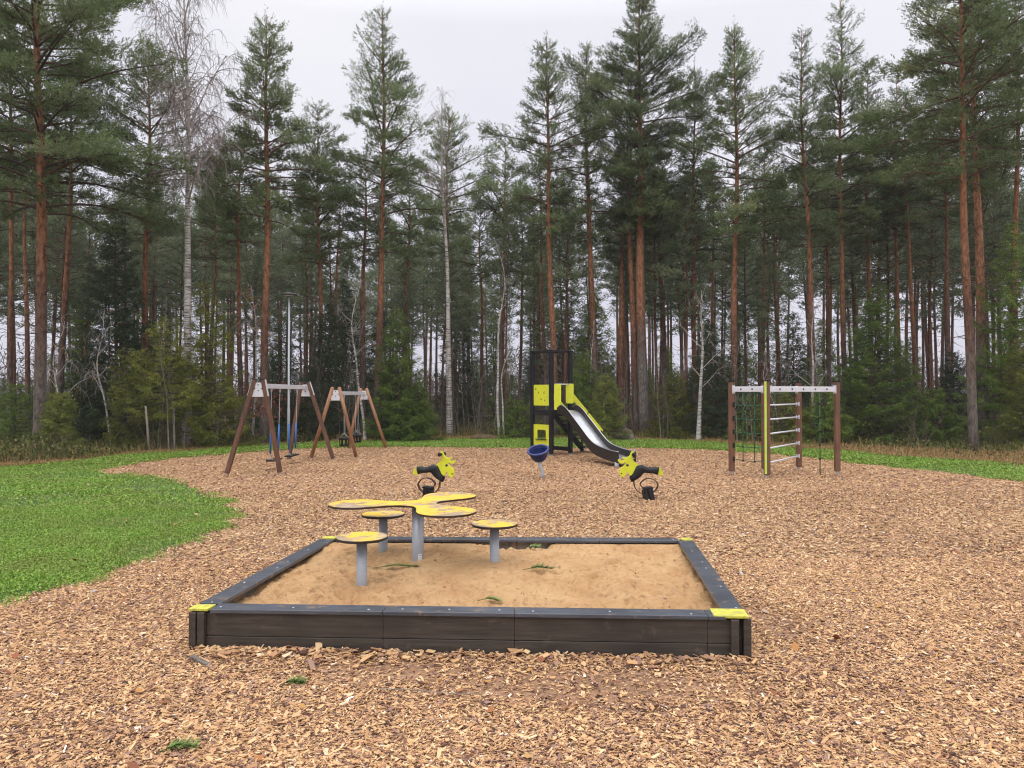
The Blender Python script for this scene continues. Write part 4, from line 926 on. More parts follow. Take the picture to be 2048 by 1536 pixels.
q = G(470, 884); lg = MB(); lg.tube([(-.3, 0, .03), (.1, .05, .08), (.35, .1, .28)], [.02, .018, .008], 6); lg.tube([(.05, 0, .08), (.15, -.1, .25)], [.012, .005], 5)
simple_obj('fallen_branch', lg, M['deadwood'], q, 'small forked pale stick at the lawn edge left of the brown swing', 'branch', smooth=True)
boulder('earth_mound', G(963, 880), .55, .35, .22, 8, 'low dark mound of earth at the lawn edge left of the tower', 'mound', M['floor'])

# loose sprigs and leaves
def sprig(loc, L, rz, label, n=70, flat=.25):
    m = MB(); pts = [Vector((0, 0, .01)), Vector((L * .5, .02, .025)), Vector((L, -.01, .015))]; m.tube([tuple(p) for p in pts], .003, 5, tint=0.0)
    for i in range(n):
        t = .25 + .75 * i / n; b = pts[0].lerp(pts[1], t * 2) if t < .5 else pts[1].lerp(pts[2], t * 2 - 1)
        d = Vector((.6, NR.normal(0, .8), NR.uniform(-.1, .7) * flat * 2)).normalized(); s = d.cross(Vector((0, 0, 1))).normalized() * .0055; e = b + d * NR.uniform(.03, .075)
        m.add([tuple(b - s), tuple(b + s), tuple(e)], f3=[(0, 1, 2)], tint=NR.random())
    o = m.build('pine_sprig', M['sprig']); o.location = loc; o.rotation_euler.z = rz; return tag(o, label, 'sprig', 'broken green conifer sprigs')
def onsand(px, py):
    p = G(px, py, .2); return Vector((p.x, p.y, sandz(p.x, p.y) + .004))
sprig(onsand(744, 1141), .38, .15, 'dark green conifer sprig lying between two stool posts', 130)
sprig(onsand(1046, 1158), .24, .12, 'bright green sprig with a bare twig, in the middle of the sand', 110, .5)
sprig(onsand(955, 1207), .16, -.1, 'pale green flattened sprig near the front plank of the sandbox', 60)
sprig(onsand(1052, 1108), .14, .3, 'tiny olive sprig in the dug hollow by the back boards', 50)
sprig(G(556, 1374, .012), .14, .2, 'green tuft of needles on the chips in front of the sandbox', 80, .5)
sprig(G(312, 1510, .012), .17, .35, 'green tuft of needles in the bottom left corner of the chips', 90, .5)
tw_ = MB(); tw_.tube([(0, 0, .02), (.18, -.03, .026), (.45, -.075, .02), (.62, -.1, .03)], [.003, .003, .003, .002], 5)
simple_obj('straw_stalk', tw_, M['stake'], G(755, 1384, .015), 'long pale straw stalk on the chips in front of the sandbox', 'straw')
ba = MB(); ba.box((0, 0, .02), (.16, .035, .016), Matrix.Rotation(.2, 3, 'Y')); simple_obj('bark_piece', ba, M['deadwood'], G(400, 1328, .01), 'large grey bark piece beside the front corner post of the sandbox', 'bark piece').rotation_euler.z = -.45
lv = MB(); P = np.concatenate([chipok(scatter(1500, 3, 20, lambda x, y: x * 0 + .10)), lawnok(scatter(5000, 5, 24, lambda x, y: x * 0 + .09))]); leaves(lv, P, .05, .022, .06, .35)
P = scatter(3000, 3, 9, lambda x, y: x * 0 + .06); P = chipok(P); leaves(lv, P, .045, .02, .05, .35)
tag(lv.build('fallen_leaves', M['leaf']), kind='stuff', label='scattered brown and pale fallen leaves', cat='leaves')
# ------------------------------------------------------------------ trees
def unit(a): return a / (np.linalg.norm(a, axis=-1, keepdims=True) + 1e-9)
def needles(mb, P, D, L, rng, nst=3, nar=4, ln=.11, wd=.02, spread=.65, tint=None):
    """tufts: shoots at P pointing along D, with needle blades set around them"""
    n = len(P); k = nst * nar
    ref = np.where(np.abs(D[:, 2:3]) < .9, np.array([[0, 0, 1.]]), np.array([[1., 0, 0]]))
    a = unit(np.cross(D, ref)); b = np.cross(D, a)
    th = rng.uniform(0, 2 * PI, (n, k)); st = (np.tile(np.repeat(np.arange(nst), nar), (n, 1)) + rng.uniform(0, 1, (n, k))) / nst
    rad = a[:, None] * np.cos(th)[..., None] + b[:, None] * np.sin(th)[..., None]
    base = P[:, None] + D[:, None] * (st * L[:, None])[..., None]
    dr = unit(D[:, None] * (1 - spread) + rad * spread)
    tip = base + dr * (ln * rng.uniform(.7, 1.3, (n, k)))[..., None]
    sd = unit(np.cross(dr, rad + D[:, None] * .37 + 1e-3)) * (wd * .5)
    mid = base * .45 + tip * .55
    V = np.stack([base, mid + sd, tip, mid - sd], 2).reshape(-1, 3)
    t = np.clip((np.repeat(tint, k) if tint is not None else .5) + rng.normal(0, .1, n * k), 0, 1)
    mb.add(V, f4=np.arange(n * k)[:, None] * 4 + np.arange(4), tint=t)
def trunk_axis(H, lean, rng, n=18, wob=.11):
    z = np.linspace(-.25, H, n); t = np.clip(z / H, 0, 1); ph = rng.uniform(0, 6, 4)
    x = lean * t + wob * (np.sin(t * 5 + ph[0]) - math.sin(ph[0])) * t ** .7 + .4 * wob * np.sin(t * 13 + ph[1]) * t
    y = wob * (np.sin(t * 4 + ph[2]) - math.sin(ph[2])) * t ** .7
    return np.stack([x, y, z], -1)
def at_axis(ax, z): return np.array([np.interp(z, ax[:, 2], ax[:, 0]), np.interp(z, ax[:, 2], ax[:, 1]), z])
def pine(seed, H, r0, cb, rc, dens=1.0, lean=0.0, fine=True, shape=(.55, .3, .8), clump=0.35, top_open=.15):
    """Scots pine: trunk, branches, crown (three meshes' builders)"""
    rng = np.random.default_rng(seed); ax = trunk_axis(H, lean, rng)
    tk, br, cr = MB(), MB(), MB()
    t = np.clip(ax[:, 2] / H, 0, 1); r = r0 * (1 - .55 * t - .43 * t ** 3) * (1 + .18 * np.exp(-np.clip(ax[:, 2], 0, 9) / .3))
    tk.tube(ax, np.maximum(r, .012), 14 if fine else 8)
    z = cb; Ps = []; Ds = []; Ls = []; Ts = []
    gap_az = rng.uniform(0, 2 * PI)
    while z < H - .25:
        u = (z - cb) / (H - cb)
        R0 = rc * min(shape[0] + (1 - shape[0]) * u / shape[1], 1.0) * (1 - max(0, u - shape[1]) / (1 - shape[1])) ** shape[2]
        R0 = max(R0, .22); nb = rng.integers(4, 7) if u < .8 else rng.integers(3, 5); a0 = rng.uniform(0, 2 * PI)
        whorl = rng.uniform(.65, 1.15)
        for k in range(nb):
            az = a0 + 2 * PI * k / nb + rng.normal(0, .25)
            R = R0 * whorl * rng.uniform(.6, 1.15) * (1 + clump * math.sin(2 * az + gap_az + z * .9))
            if R < .15: R = .15
            if u < .35 and rng.random() < .22 * (1 - u): R *= .5
            dh = np.array([math.cos(az), math.sin(az), 0]); sdv = np.array([-dh[1], dh[0], 0])
            up0 = -.12 + .8 * u + rng.normal(0, .13); up1 = .02 + .22 * u
            b0 = at_axis(ax, z + rng.uniform(-.12, .12)); s = np.linspace(0, 1, 7)
            crv = rng.normal(0, .12)
            P = b0 + dh * (R * s)[:, None] + sdv * (R * crv * s ** 2)[:, None] + np.array([0, 0, 1]) * (R * (up0 * s + up1 * s ** 2.2 + .1 * (1 - u) * np.sin(s * PI)))[:, None]
            rb = max(.009, min(.042, .014 * R + .009)) * (1 - u * .4)
            br.tube(P, rb * (1 - .8 * s) + .003, 6 if fine else 4, cap=False, tint=np.clip(.35 + .2 * u + rng.normal(0, .12), 0, 1))
            ns = max(8, int(dens * (25 * R + 20 * R * R)))
            ss = rng.beta(2.4, 1.1, ns) * .8 + .22 if u < .6 else rng.uniform(.25, 1.03, ns)
            lat = rng.uniform(-1, 1, ns); wdt = R * .42 * np.clip(1.15 - ss * .75, .12, 1) + .05
            bp = np.stack([np.interp(ss, s, P[:, i]) for i in range(3)], -1)
            q = bp + sdv * (lat * wdt)[:, None] + dh * (np.abs(lat) * wdt * .5)[:, None] + np.array([0, 0, 1]) * (rng.normal(.05, .09, ns) * (.5 + R * .35))[:, None]
            d = unit(dh * (.55 + .4 * ss)[:, None] + sdv * (lat * .7)[:, None] + np.array([0, 0, 1]) * (.35 + .55 * u + rng.normal(.12, .28, ns))[:, None] + rng.normal(0, .18, (ns, 3)))
            Ps.append(q); Ds.append(d); Ls.append(rng.uniform(.13, .27, ns) * (1 if fine else 1.3)); Ts.append(np.clip(rng.normal(.45 + .12 * u, .16) + rng.normal(0, .1, ns), .03, 1))
            if fine:
                m_ = min(ns, 9)
                for i in rng.choice(ns, m_, replace=False):
                    j = min(ss[i] * .93, .98); a_ = np.array([np.interp(max(j - .12, 0), s, P[:, c]) for c in range(3)])
                    br.tube([a_, (a_ + q[i]) / 2 + np.array([0, 0, -.02]), q[i]], [.008, .006, .004], 3, cap=False, tint=.3)
        z += rng.uniform(.30, .5) * (1 if fine else 1.15) * (1 - .25 * u)
    # leader
    tp = ax[-1]; Ps.append(tp[None] + np.array([[0, 0, -.05], [0, 0, -.3], [.0, .0, -.55]])); Ds.append(np.array([[0, 0, 1.]] * 3)); Ls.append(np.full(3, .35)); Ts.append(np.full(3, .6))
    # dead lower branches
    nd = int((cb - 1.6) * (2.6 if fine else 1.6))
    for _ in range(max(nd, 0)):
        zz = rng.uniform(1.6 + .2 * cb, cb + 1.0); az = rng.uniform(0, 2 * PI); L = rng.uniform(.25, 1.0) * (1.1 if zz > .6 * cb else .7) * min(rc, 2.0) * .75
        dh = np.array([math.cos(az), math.sin(az), 0]); b0 = at_axis(ax, zz); pts = [b0, b0 + dh * L * .5 + np.array([0, 0, rng.normal(-.02, .12) * L]), b0 + dh * L + np.array([rng.normal(0, .1) * L, 0, rng.normal(-.12, .2) * L])]
        br.tube(pts, [.018, .011, .004], 5 if fine else 3, cap=False, tint=rng.uniform(.1, .5))
        if fine and L > .5:
            for _k in range(3):
                a_ = pts[1] * rng.uniform(.2, .8) + pts[2] * .0; w_ = rng.uniform(.3, .95); a_ = pts[1] + (pts[2] - pts[1]) * w_ if rng.random() < .6 else pts[0] + (pts[1] - pts[0]) * w_
                br.tube([a_, a_ + (dh + rng.normal(0, .6, 3)) * L * .28], [.006, .003], 3, cap=False, tint=rng.uniform(.1, .5))
    P = np.concatenate(Ps); D = np.concatenate(Ds); L = np.concatenate(Ls); T = np.concatenate(Ts)
    if fine: needles(cr, P, D, L, rng, 3, 3, .10, .023, .55, T)
    else: needles(cr, P, D, L, rng, 2, 3, .16, .038, .55, T)
    return tk, br, cr
def spruce(seed, H, R, z0=.1, dens=1.0, droop=.35, fine=True, ragged=.25, taper=.85):
    rng = np.random.default_rng(seed); ax = trunk_axis(H, rng.normal(0, .02) * H, rng, 12, .03); tk, br, cr = MB(), MB(), MB()
    t = np.clip(ax[:, 2] / H, 0, 1); tk.tube(ax, np.maximum((.012 + .0085 * H) * (1 - .93 * t), .006), 9)
    z = z0; Ps = []; Ds = []; Ls = []; Ts = []
    while z < H - .08:
        u = z / H; R0 = R * (1 - u) ** taper * min(1, .7 + u * 3) + .06; nb = int(rng.integers(4, 7)); a0 = rng.uniform(0, 2 * PI)
        for k in range(nb):
            az = a0 + 2 * PI * k / nb + rng.normal(0, .3); Rb = R0 * rng.uniform(1 - ragged * 2, 1 + ragged)
            if Rb < .08: continue
            dh = np.array([math.cos(az), math.sin(az), 0]); sdv = np.array([-dh[1], dh[0], 0]); s = np.linspace(0, 1, 6)
            dr = droop * (1 - u) ** .7 + rng.normal(0, .07); P = at_axis(ax, z) + dh * (Rb * s)[:, None] + np.array([0, 0, 1]) * (Rb * ((.25 * u - dr) * s + (dr * .75 + .25 * u) * s ** 2.6))[:, None]
            br.tube(P, (.006 + .008 * Rb) * (1 - .85 * s) + .002, 4, cap=False, tint=.25)
            ns = max(6, int(dens * (34 * Rb + 20 * Rb * Rb))); ss = rng.beta(1.5, 1.0, ns) * .92 + .1; lat = rng.uniform(-1, 1, ns); wdt = Rb * .36 * np.clip(1.1 - ss, .06, 1)
            bp = np.stack([np.interp(ss, s, P[:, i]) for i in range(3)], -1)
            q = bp + sdv * (lat * wdt)[:, None] + dh * (np.abs(lat) * wdt * .6)[:, None] + np.array([0, 0, -1]) * (np.abs(lat) * wdt * .35 + np.abs(rng.normal(0, .03, ns)))[:, None]
            d = unit(dh * .8 + sdv * (lat * .75)[:, None] + np.array([0, 0, 1]) * (rng.normal(-.28, .28, ns))[:, None])
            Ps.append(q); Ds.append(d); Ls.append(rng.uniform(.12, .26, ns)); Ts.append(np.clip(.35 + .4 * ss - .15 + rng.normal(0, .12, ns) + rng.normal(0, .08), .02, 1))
        z += rng.uniform(.11, .2) * (.75 + .05 * H) 
    Ps.append(ax[-1][None]); Ds.append(np.array([[0, 0, 1.]])); Ls.append(np.full(1, .2)); Ts.append(np.full(1, .7))
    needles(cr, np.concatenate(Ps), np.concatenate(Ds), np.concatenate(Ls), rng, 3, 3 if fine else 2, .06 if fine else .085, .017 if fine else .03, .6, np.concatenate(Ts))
    return tk, br, cr
def birch(seed, H, r0, first=.3, spread=2.2, nbr=26, hang=1.0, lean=0., wob=.1, twigs=1.0, leaves_n=0):
    """leafless birch: white stem, ascending limbs, fine hanging twigs"""
    rng = np.random.default_rng(seed); ax = trunk_axis(H, lean, rng, 20, wob); tk, br = MB(), MB()
    t = np.clip(ax[:, 2] / H, 0, 1); tk.tube(ax, np.maximum(r0 * (1 - .9 * t ** .9) * (1 + .3 * np.exp(-np.clip(ax[:, 2], 0, 9) / .3)), .006), 12)
    tips = []
    def limb(b0, d, L, r, lvl):
        n = 7; P = [b0]; d = d / np.linalg.norm(d)
        for i in range(n):
            d = d + rng.normal(0, .09, 3) + np.array([0, 0, (.06 if i < 4 else -.16 * hang) if lvl == 0 else (-.10 - .11 * i * .5) * hang]); d /= np.linalg.norm(d); P.append(P[-1] + d * L / n)
        P = np.array(P); br.tube(P, r * (1 - .85 * np.linspace(0, 1, n + 1)) + .0018, 5 if lvl == 0 else 3, cap=False, tint=np.clip({0: .75, 1: .45, 2: .25}[lvl] + rng.normal(0, .1), 0, 1))
        tips.append(P[-1])
        if lvl < 2:
            m_ = max(2, int(L * (5.5 if lvl == 0 else 9 * twigs)))
            for _ in range(m_):
                w_ = rng.uniform(.2, 1); p = np.array([np.interp(w_, np.linspace(0, 1, n + 1), P[:, i]) for i in range(3)])
                dd = d * .5 + rng.normal(0, .6, 3); dd[2] += .25 if lvl == 0 else -.35 * hang
                limb(p, dd, L * rng.uniform(.28, .5) if lvl == 0 else rng.uniform(.35, .95) * (.4 + .25 * H / 8), max(r * .4, .004) if lvl == 0 else .0035, lvl + 1)
    for k in range(nbr):
        u = first + (1 - first) * (k + rng.random()) / nbr * .96; az = k * 2.4 + rng.normal(0, .4); b0 = at_axis(ax, u * H)
        L = spread * (1.15 - u) ** .6 * rng.uniform(.55, 1.15); el = .35 + .75 * u
        limb(b0, np.array([math.cos(az) * math.cos(el), math.sin(az) * math.cos(el), math.sin(el)]), L, .006 + .0075 * L * r0 / .12, 0)
    lf = None
    if leaves_n:
        lf = MB(); T_ = np.array(tips); q = T_[rng.integers(0, len(T_), leaves_n)] + rng.normal(0, .12, (leaves_n, 3)); s = .03
        a = rng.normal(0, 1, (leaves_n, 3)); a = unit(a) * s; b = unit(np.cross(a, rng.normal(0, 1, (leaves_n, 3)))) * s * .75
        lf.add(np.stack([q - a, q + b, q + a, q - b], 1).reshape(-1, 3), f4=np.arange(leaves_n)[:, None] * 4 + np.arange(4), tint=rng.random(leaves_n))
    return tk, br, lf
def shrub(seed, H, n=12, spread=.6):
    rng = np.random.default_rng(seed); mb = MB()
    for _ in range(n):
        az = rng.uniform(0, 2 * PI); sp = rng.uniform(.1, 1) * spread; L = H * rng.uniform(.5, 1); p = np.array([math.cos(az), math.sin(az), 0]) * rng.uniform(0, .25) - np.array([0, 0, .08]); d = np.array([math.cos(az) * sp, math.sin(az) * sp, 1.]); P = [p]
        for i in range(6): d = unit(d + rng.normal(0, .12, 3)); P.append(P[-1] + d * L / 6)
        P = np.array(P); tn = rng.uniform(.1, .7); mb.tube(P, .009 * H / 1.6 * (1 - .8 * np.linspace(0, 1, 7)) + .002, 4, cap=False, tint=tn)
        for _k in range(int(9 * H)):
            w_ = rng.uniform(.25, 1); a = np.array([np.interp(w_, np.linspace(0, 1, 7), P[:, i]) for i in range(3)]); dd = unit(d + rng.normal(0, .8, 3)); l2 = rng.uniform(.12, .42) * H * .35; b = a + dd * l2; mb.tube([a, (a + b) / 2 + rng.normal(0, .03, 3), b], [.004, .003, .0015], 3, cap=False, tint=np.clip(tn + .1, 0, 1))
    return mb
def place(parts, mats, name, label, cat, loc, group=None):
    t = thing(name, label, cat, loc, 0, group)
    for pn, mb in parts:
        if mb is not None and mb.n: mb.build(pn, M[mats[pn]], t, smooth=(pn == 'trunk'))
    return t
PM_ = {'trunk': 'bark', 'branches': 'branch', 'crown': 'pine'}
used = []
def hero_pine(bx, by, tx_, ty_, wpx, cby, hw, label, Y=None, dens=1.0, shape=(.55, .3, .8), clump=.35, seed=0, mat='pine', barkm='bark'):
    p = G(bx, by) if Y is None else Vector((AT(bx, by, Y).x, Y, 0)); Y = p.y
    top = AT(tx_, ty_, Y); cb = AT(bx, cby, Y).z; k = Y / FPX
    r0 = wpx * k / 2 * .86; H = top.z
    tk, br, cr = pine(seed or int(bx * 7 + by), H, r0, cb, hw * k * (.97 if hw < 120 else 1.0), dens, top.x - p.x, True, shape, clump)
    t = place([('trunk', tk), ('branches', br), ('crown', cr)], {'trunk': barkm, 'branches': 'branch', 'crown': mat}, 'pine_tree', label, 'pine tree', (p.x, p.y, -.02))
    used.append((p.x, p.y)); return t
# big pines one can point at: base px, top px, trunk width, crown start, crown half width, ...
HP = [
 (78, 908, 98, -260, 27, 420, 200, 'thickest pine on the left edge, grey scaly foot and bright orange upper trunk', None, 1.1, (.7, .35, .7), .4),
 (112, 890, 150, 130, 16, 380, 110, 'straight red-barked pine just right of the thickest left pine', 25.5, 1.0, (.6, .3, .8), .3),
 (57, 892, 52, 200, 12, 380, 95, 'slim red-trunked pine just left of the thickest left pine', 27.5, 1.0, (.6, .3, .8), .3),
 (20, 885, 15, -60, 13, 330, 120, 'pine cut by the left border of the photo, mostly hidden crown', 25.0, .9, (.6, .3, .8), .4),
 (287, 884, 297, 88, 17, 470, 100, 'red-trunked pine left of the big bare birch, brownish crown', 26.5, 1.0, (.6, .35, .75), .35),
 (414, 880, 430, 310, 9, 520, 75, 'thin pine between the big birch and the dense conical pine', 31.0, .9, (.6, .3, .8), .3),
 (482, 880, 486, 240, 13, 480, 80, 'pine with plain red trunk close beside the dense conical pine', 29.0, .9, (.6, .3, .8), .3),
 (527, 890, 528, 22, 19, 440, 92, 'dense conical pine rising behind the brown swing frame, tall pointed top', None, 1.35, (.7, .4, .75), .2),
 (640, 876, 640, 212, 12, 520, 82, 'shorter full-crowned pine between the lamp post and the tan swing', 29.0, 1.25, (.65, .35, .75), .25),
 (672, 872, 672, 330, 9, 500, 60, 'slender background pine right of the lamp post', 34.0, .8, (.6, .3, .8), .3),
 (726, 874, 722, 300, 13, 520, 75, 'red-trunked pine just left of the tall airy pine behind the tan swing', 31.0, 1.0, (.6, .3, .8), .3),
 (752, 876, 770, 16, 17, 500, 82, 'tall airy pine with an open tapering top behind the tan swing', 29.0, 1.0, (.75, .4, .85), .45),
 (803, 872, 812, 320, 10, 520, 70, 'medium pine right of the tall airy pine', 34.0, .9, (.6, .3, .8), .3),
 (905, 868, 897, 224, 11, 500, 85, 'pointed pine growing directly behind the slim white birch', 34.5, 1.1, (.75, .4, .85), .25),
 (962, 866, 966, 400, 9, 560, 60, 'small-crowned pine right of the slim white birch', 37.0, .9, (.6, .3, .8), .3),
 (1000, 868, 1004, 274, 10, 540, 60, 'slender pine with a forked-looking top between birch and tower', 34.0, 1.0, (.7, .4, .85), .4),
 (1038, 868, 1040, 380, 9, 560, 60, 'thin pine just left of the slide tower top', 36.0, .9, (.6, .3, .8), .3),
 (1113, 875, 1093, 68, 17, 470, 76, 'tall pine rising directly behind the slide tower', 29.5, 1.15, (.75, .4, .8), .35),
 (1096, 872, 1080, 300, 11, 500, 60, 'red-trunked pine hidden behind the slide tower, trunk parallel to the tall one', 33.0, .8, (.6, .3, .8), .3),
 (1192, 868, 1178, 84, 17, 480, 60, 'narrow pine between the slide tower and the broad dark pine', 31.0, 1.0, (.8, .4, .9), .3),
 (1242, 866, 1236, 330, 18, 520, 70, 'stout red-trunked pine left of the pair with the grey foot', 32.0, .8, (.6, .3, .8), .3),
 (1273, 868, 1262, 180, 17, 470, 70, 'red half of the close pair of pines right of the boulder', 30.8, .9, (.6, .3, .8), .3),
 (1288, 868, 1269, -14, 25, 460, 98, 'broadest dark pine, grey-footed, at the centre right behind the boulder', 30.5, 1.6, (.8, .45, .6), .3),
 (1333, 866, 1325, 300, 16, 470, 78, 'pine with dark red trunk right of the broadest dark pine', 33.5, 1.1, (.6, .3, .8), .3),
 (1392, 868, 1383, 124, 12, 500, 55, 'narrow pine left of the climbing frame with thin pointed top', 32.0, 1.0, (.8, .4, .9), .3),
 (1418, 866, 1420, 330, 9, 520, 55, 'thin dark-trunked pine between the narrow pine and the climbing frame', 36.0, .8, (.6, .3, .8), .3),
 (1470, 878, 1459, 52, 16, 470, 74, 'tall pine behind the left post of the climbing frame', 29.0, 1.15, (.75, .4, .75), .35),
 (1530, 870, 1525, 250, 10, 480, 62, 'pine with thin trunk above the lime-striped climbing post', 33.0, .9, (.7, .3, .8), .3),
 (1560, 868, 1555, 330, 10, 520, 60, 'slim pine above the wall bars of the climbing frame', 36.0, .9, (.6, .3, .8), .3),
 (1628, 884, 1612, 60, 14, 490, 62, 'pine with grey foot behind the climbing rope', 27.5, 1.0, (.8, .4, .85), .4),
 (1660, 868, 1655, 260, 12, 470, 70, 'pine just left of the tallest right-hand top, behind the end post', 33.0, .9, (.6, .3, .8), .3),
 (1693, 872, 1676, 0, 13, 470, 76, 'tall thin pine with the highest top right of the climbing frame', 30.0, .95, (.85, .4, .95), .5),
 (1748, 868, 1735, 118, 12, 500, 58, 'pine behind the tall young spruce on the right', 31.5, .9, (.7, .35, .8), .35),
 (1802, 868, 1795, 150, 11, 470, 66, 'pine with red trunk between the young spruce and the big leaning pair', 32.0, 1.0, (.7, .35, .8), .35),
 (1835, 868, 1815, 190, 11, 450, 66, 'second red-trunked pine left of the big leaning pair', 30.5, 1.0, (.7, .35, .8), .35),
 (1895, 868, 1885, 120, 11, 430, 76, 'slim pine just left of the big leaning pair', 31.0, 1.0, (.7, .35, .8), .35),
 (1947, 905, 1918, -190, 21, 360, 135, 'nearest leaning pine of the pair on the right, bright orange trunk', None, 1.15, (.75, .35, .7), .35),
 (1968, 882, 1938, -40, 24, 340, 100, 'thick grey-footed pine just behind the nearest leaning right-hand pine', 25.5, 1.1, (.7, .35, .7), .35),
 (2030, 880, 2018, -90, 15, 300, 120, 'pine at the right border with hazy brownish crown', 26.5, 1.0, (.7, .35, .75), .4),
]
for q in HP: hero_pine(*q[:7], q[7], Y=q[8], dens=q[9], shape=q[10], clump=q[11] * 1.35, barkm='barkgrey' if 'grey-footed' in q[7] else 'bark')
# deeper pines: several trees shared by many places
FAR_LAB = ['slender pine standing deep in the forest, thin dark red trunk', 'slender pine standing deep in the forest with a sparse crown', 'slender pine standing deep in the forest with a long bare trunk']
protos = []
for i in range(9):
    H = 14.0; tk, br, cr = pine(900 + i, H, .095, H * (.42 + .06 * (i % 4)), 1.1 + .22 * (i % 3), .43, rnd.uniform(-.3, .3), False, (.65, .35, .8), .35)
    protos.append((tk.mesh('trunk', M['barkfar'], True), br.mesh('branches', M['branch']), cr.mesh('crown', M['pinefar'])))
env = [(-700, 150), (0, 200), (200, 300), (420, 300), (560, 330), (640, 300), (690, 370), (840, 360), (900, 330), (950, 420), (1010, 360), (1060, 360), (1150, 280), (1400, 270), (1550, 330), (1600, 260), (1800, 220), (2048, 160), (2800, 150)]
def envy(px): return float(np.interp(px, [e[0] for e in env], [e[1] for e in env]))
cnt = 0; tries = 0
while cnt < 235 and tries < 16000:
    tries += 1
    Y_ = 30 + 42 * rnd.random() ** 1.15; x = rnd.uniform(-.8, .8) * (Y_ + 1)
    if any((x - a) ** 2 + (Y_ - b) ** 2 < (1.2 if Y_ < 42 else 1.6) ** 2 for a, b in used): continue
    used.append((x, Y_)); px = 1024 + FPX * x / Y_; ty_ = envy(px) + 20 + rnd.random() ** .8 * 170
    H = min(EYE + Y_ * (HOR - ty_) / FPX, 21); sc = H / 14.0
    t = thing('pine_tree', FAR_LAB[cnt % 3], 'pine tree', (x, Y_, -.15), rnd.uniform(0, 6.28), 'slender pines deep in the forest ' + ('with dark red trunks', 'with sparse crowns', 'with long bare trunks')[cnt % 3])
    sxy = sc * rnd.uniform(.9, 1.15); t.scale = (sxy, sxy, sc)
    for nm, me in zip(('trunk', 'branches', 'crown'), protos[rnd.randrange(9)]):
        o = bpy.data.objects.new(nm, me); COL.objects.link(o); o.parent = t
    cnt += 1
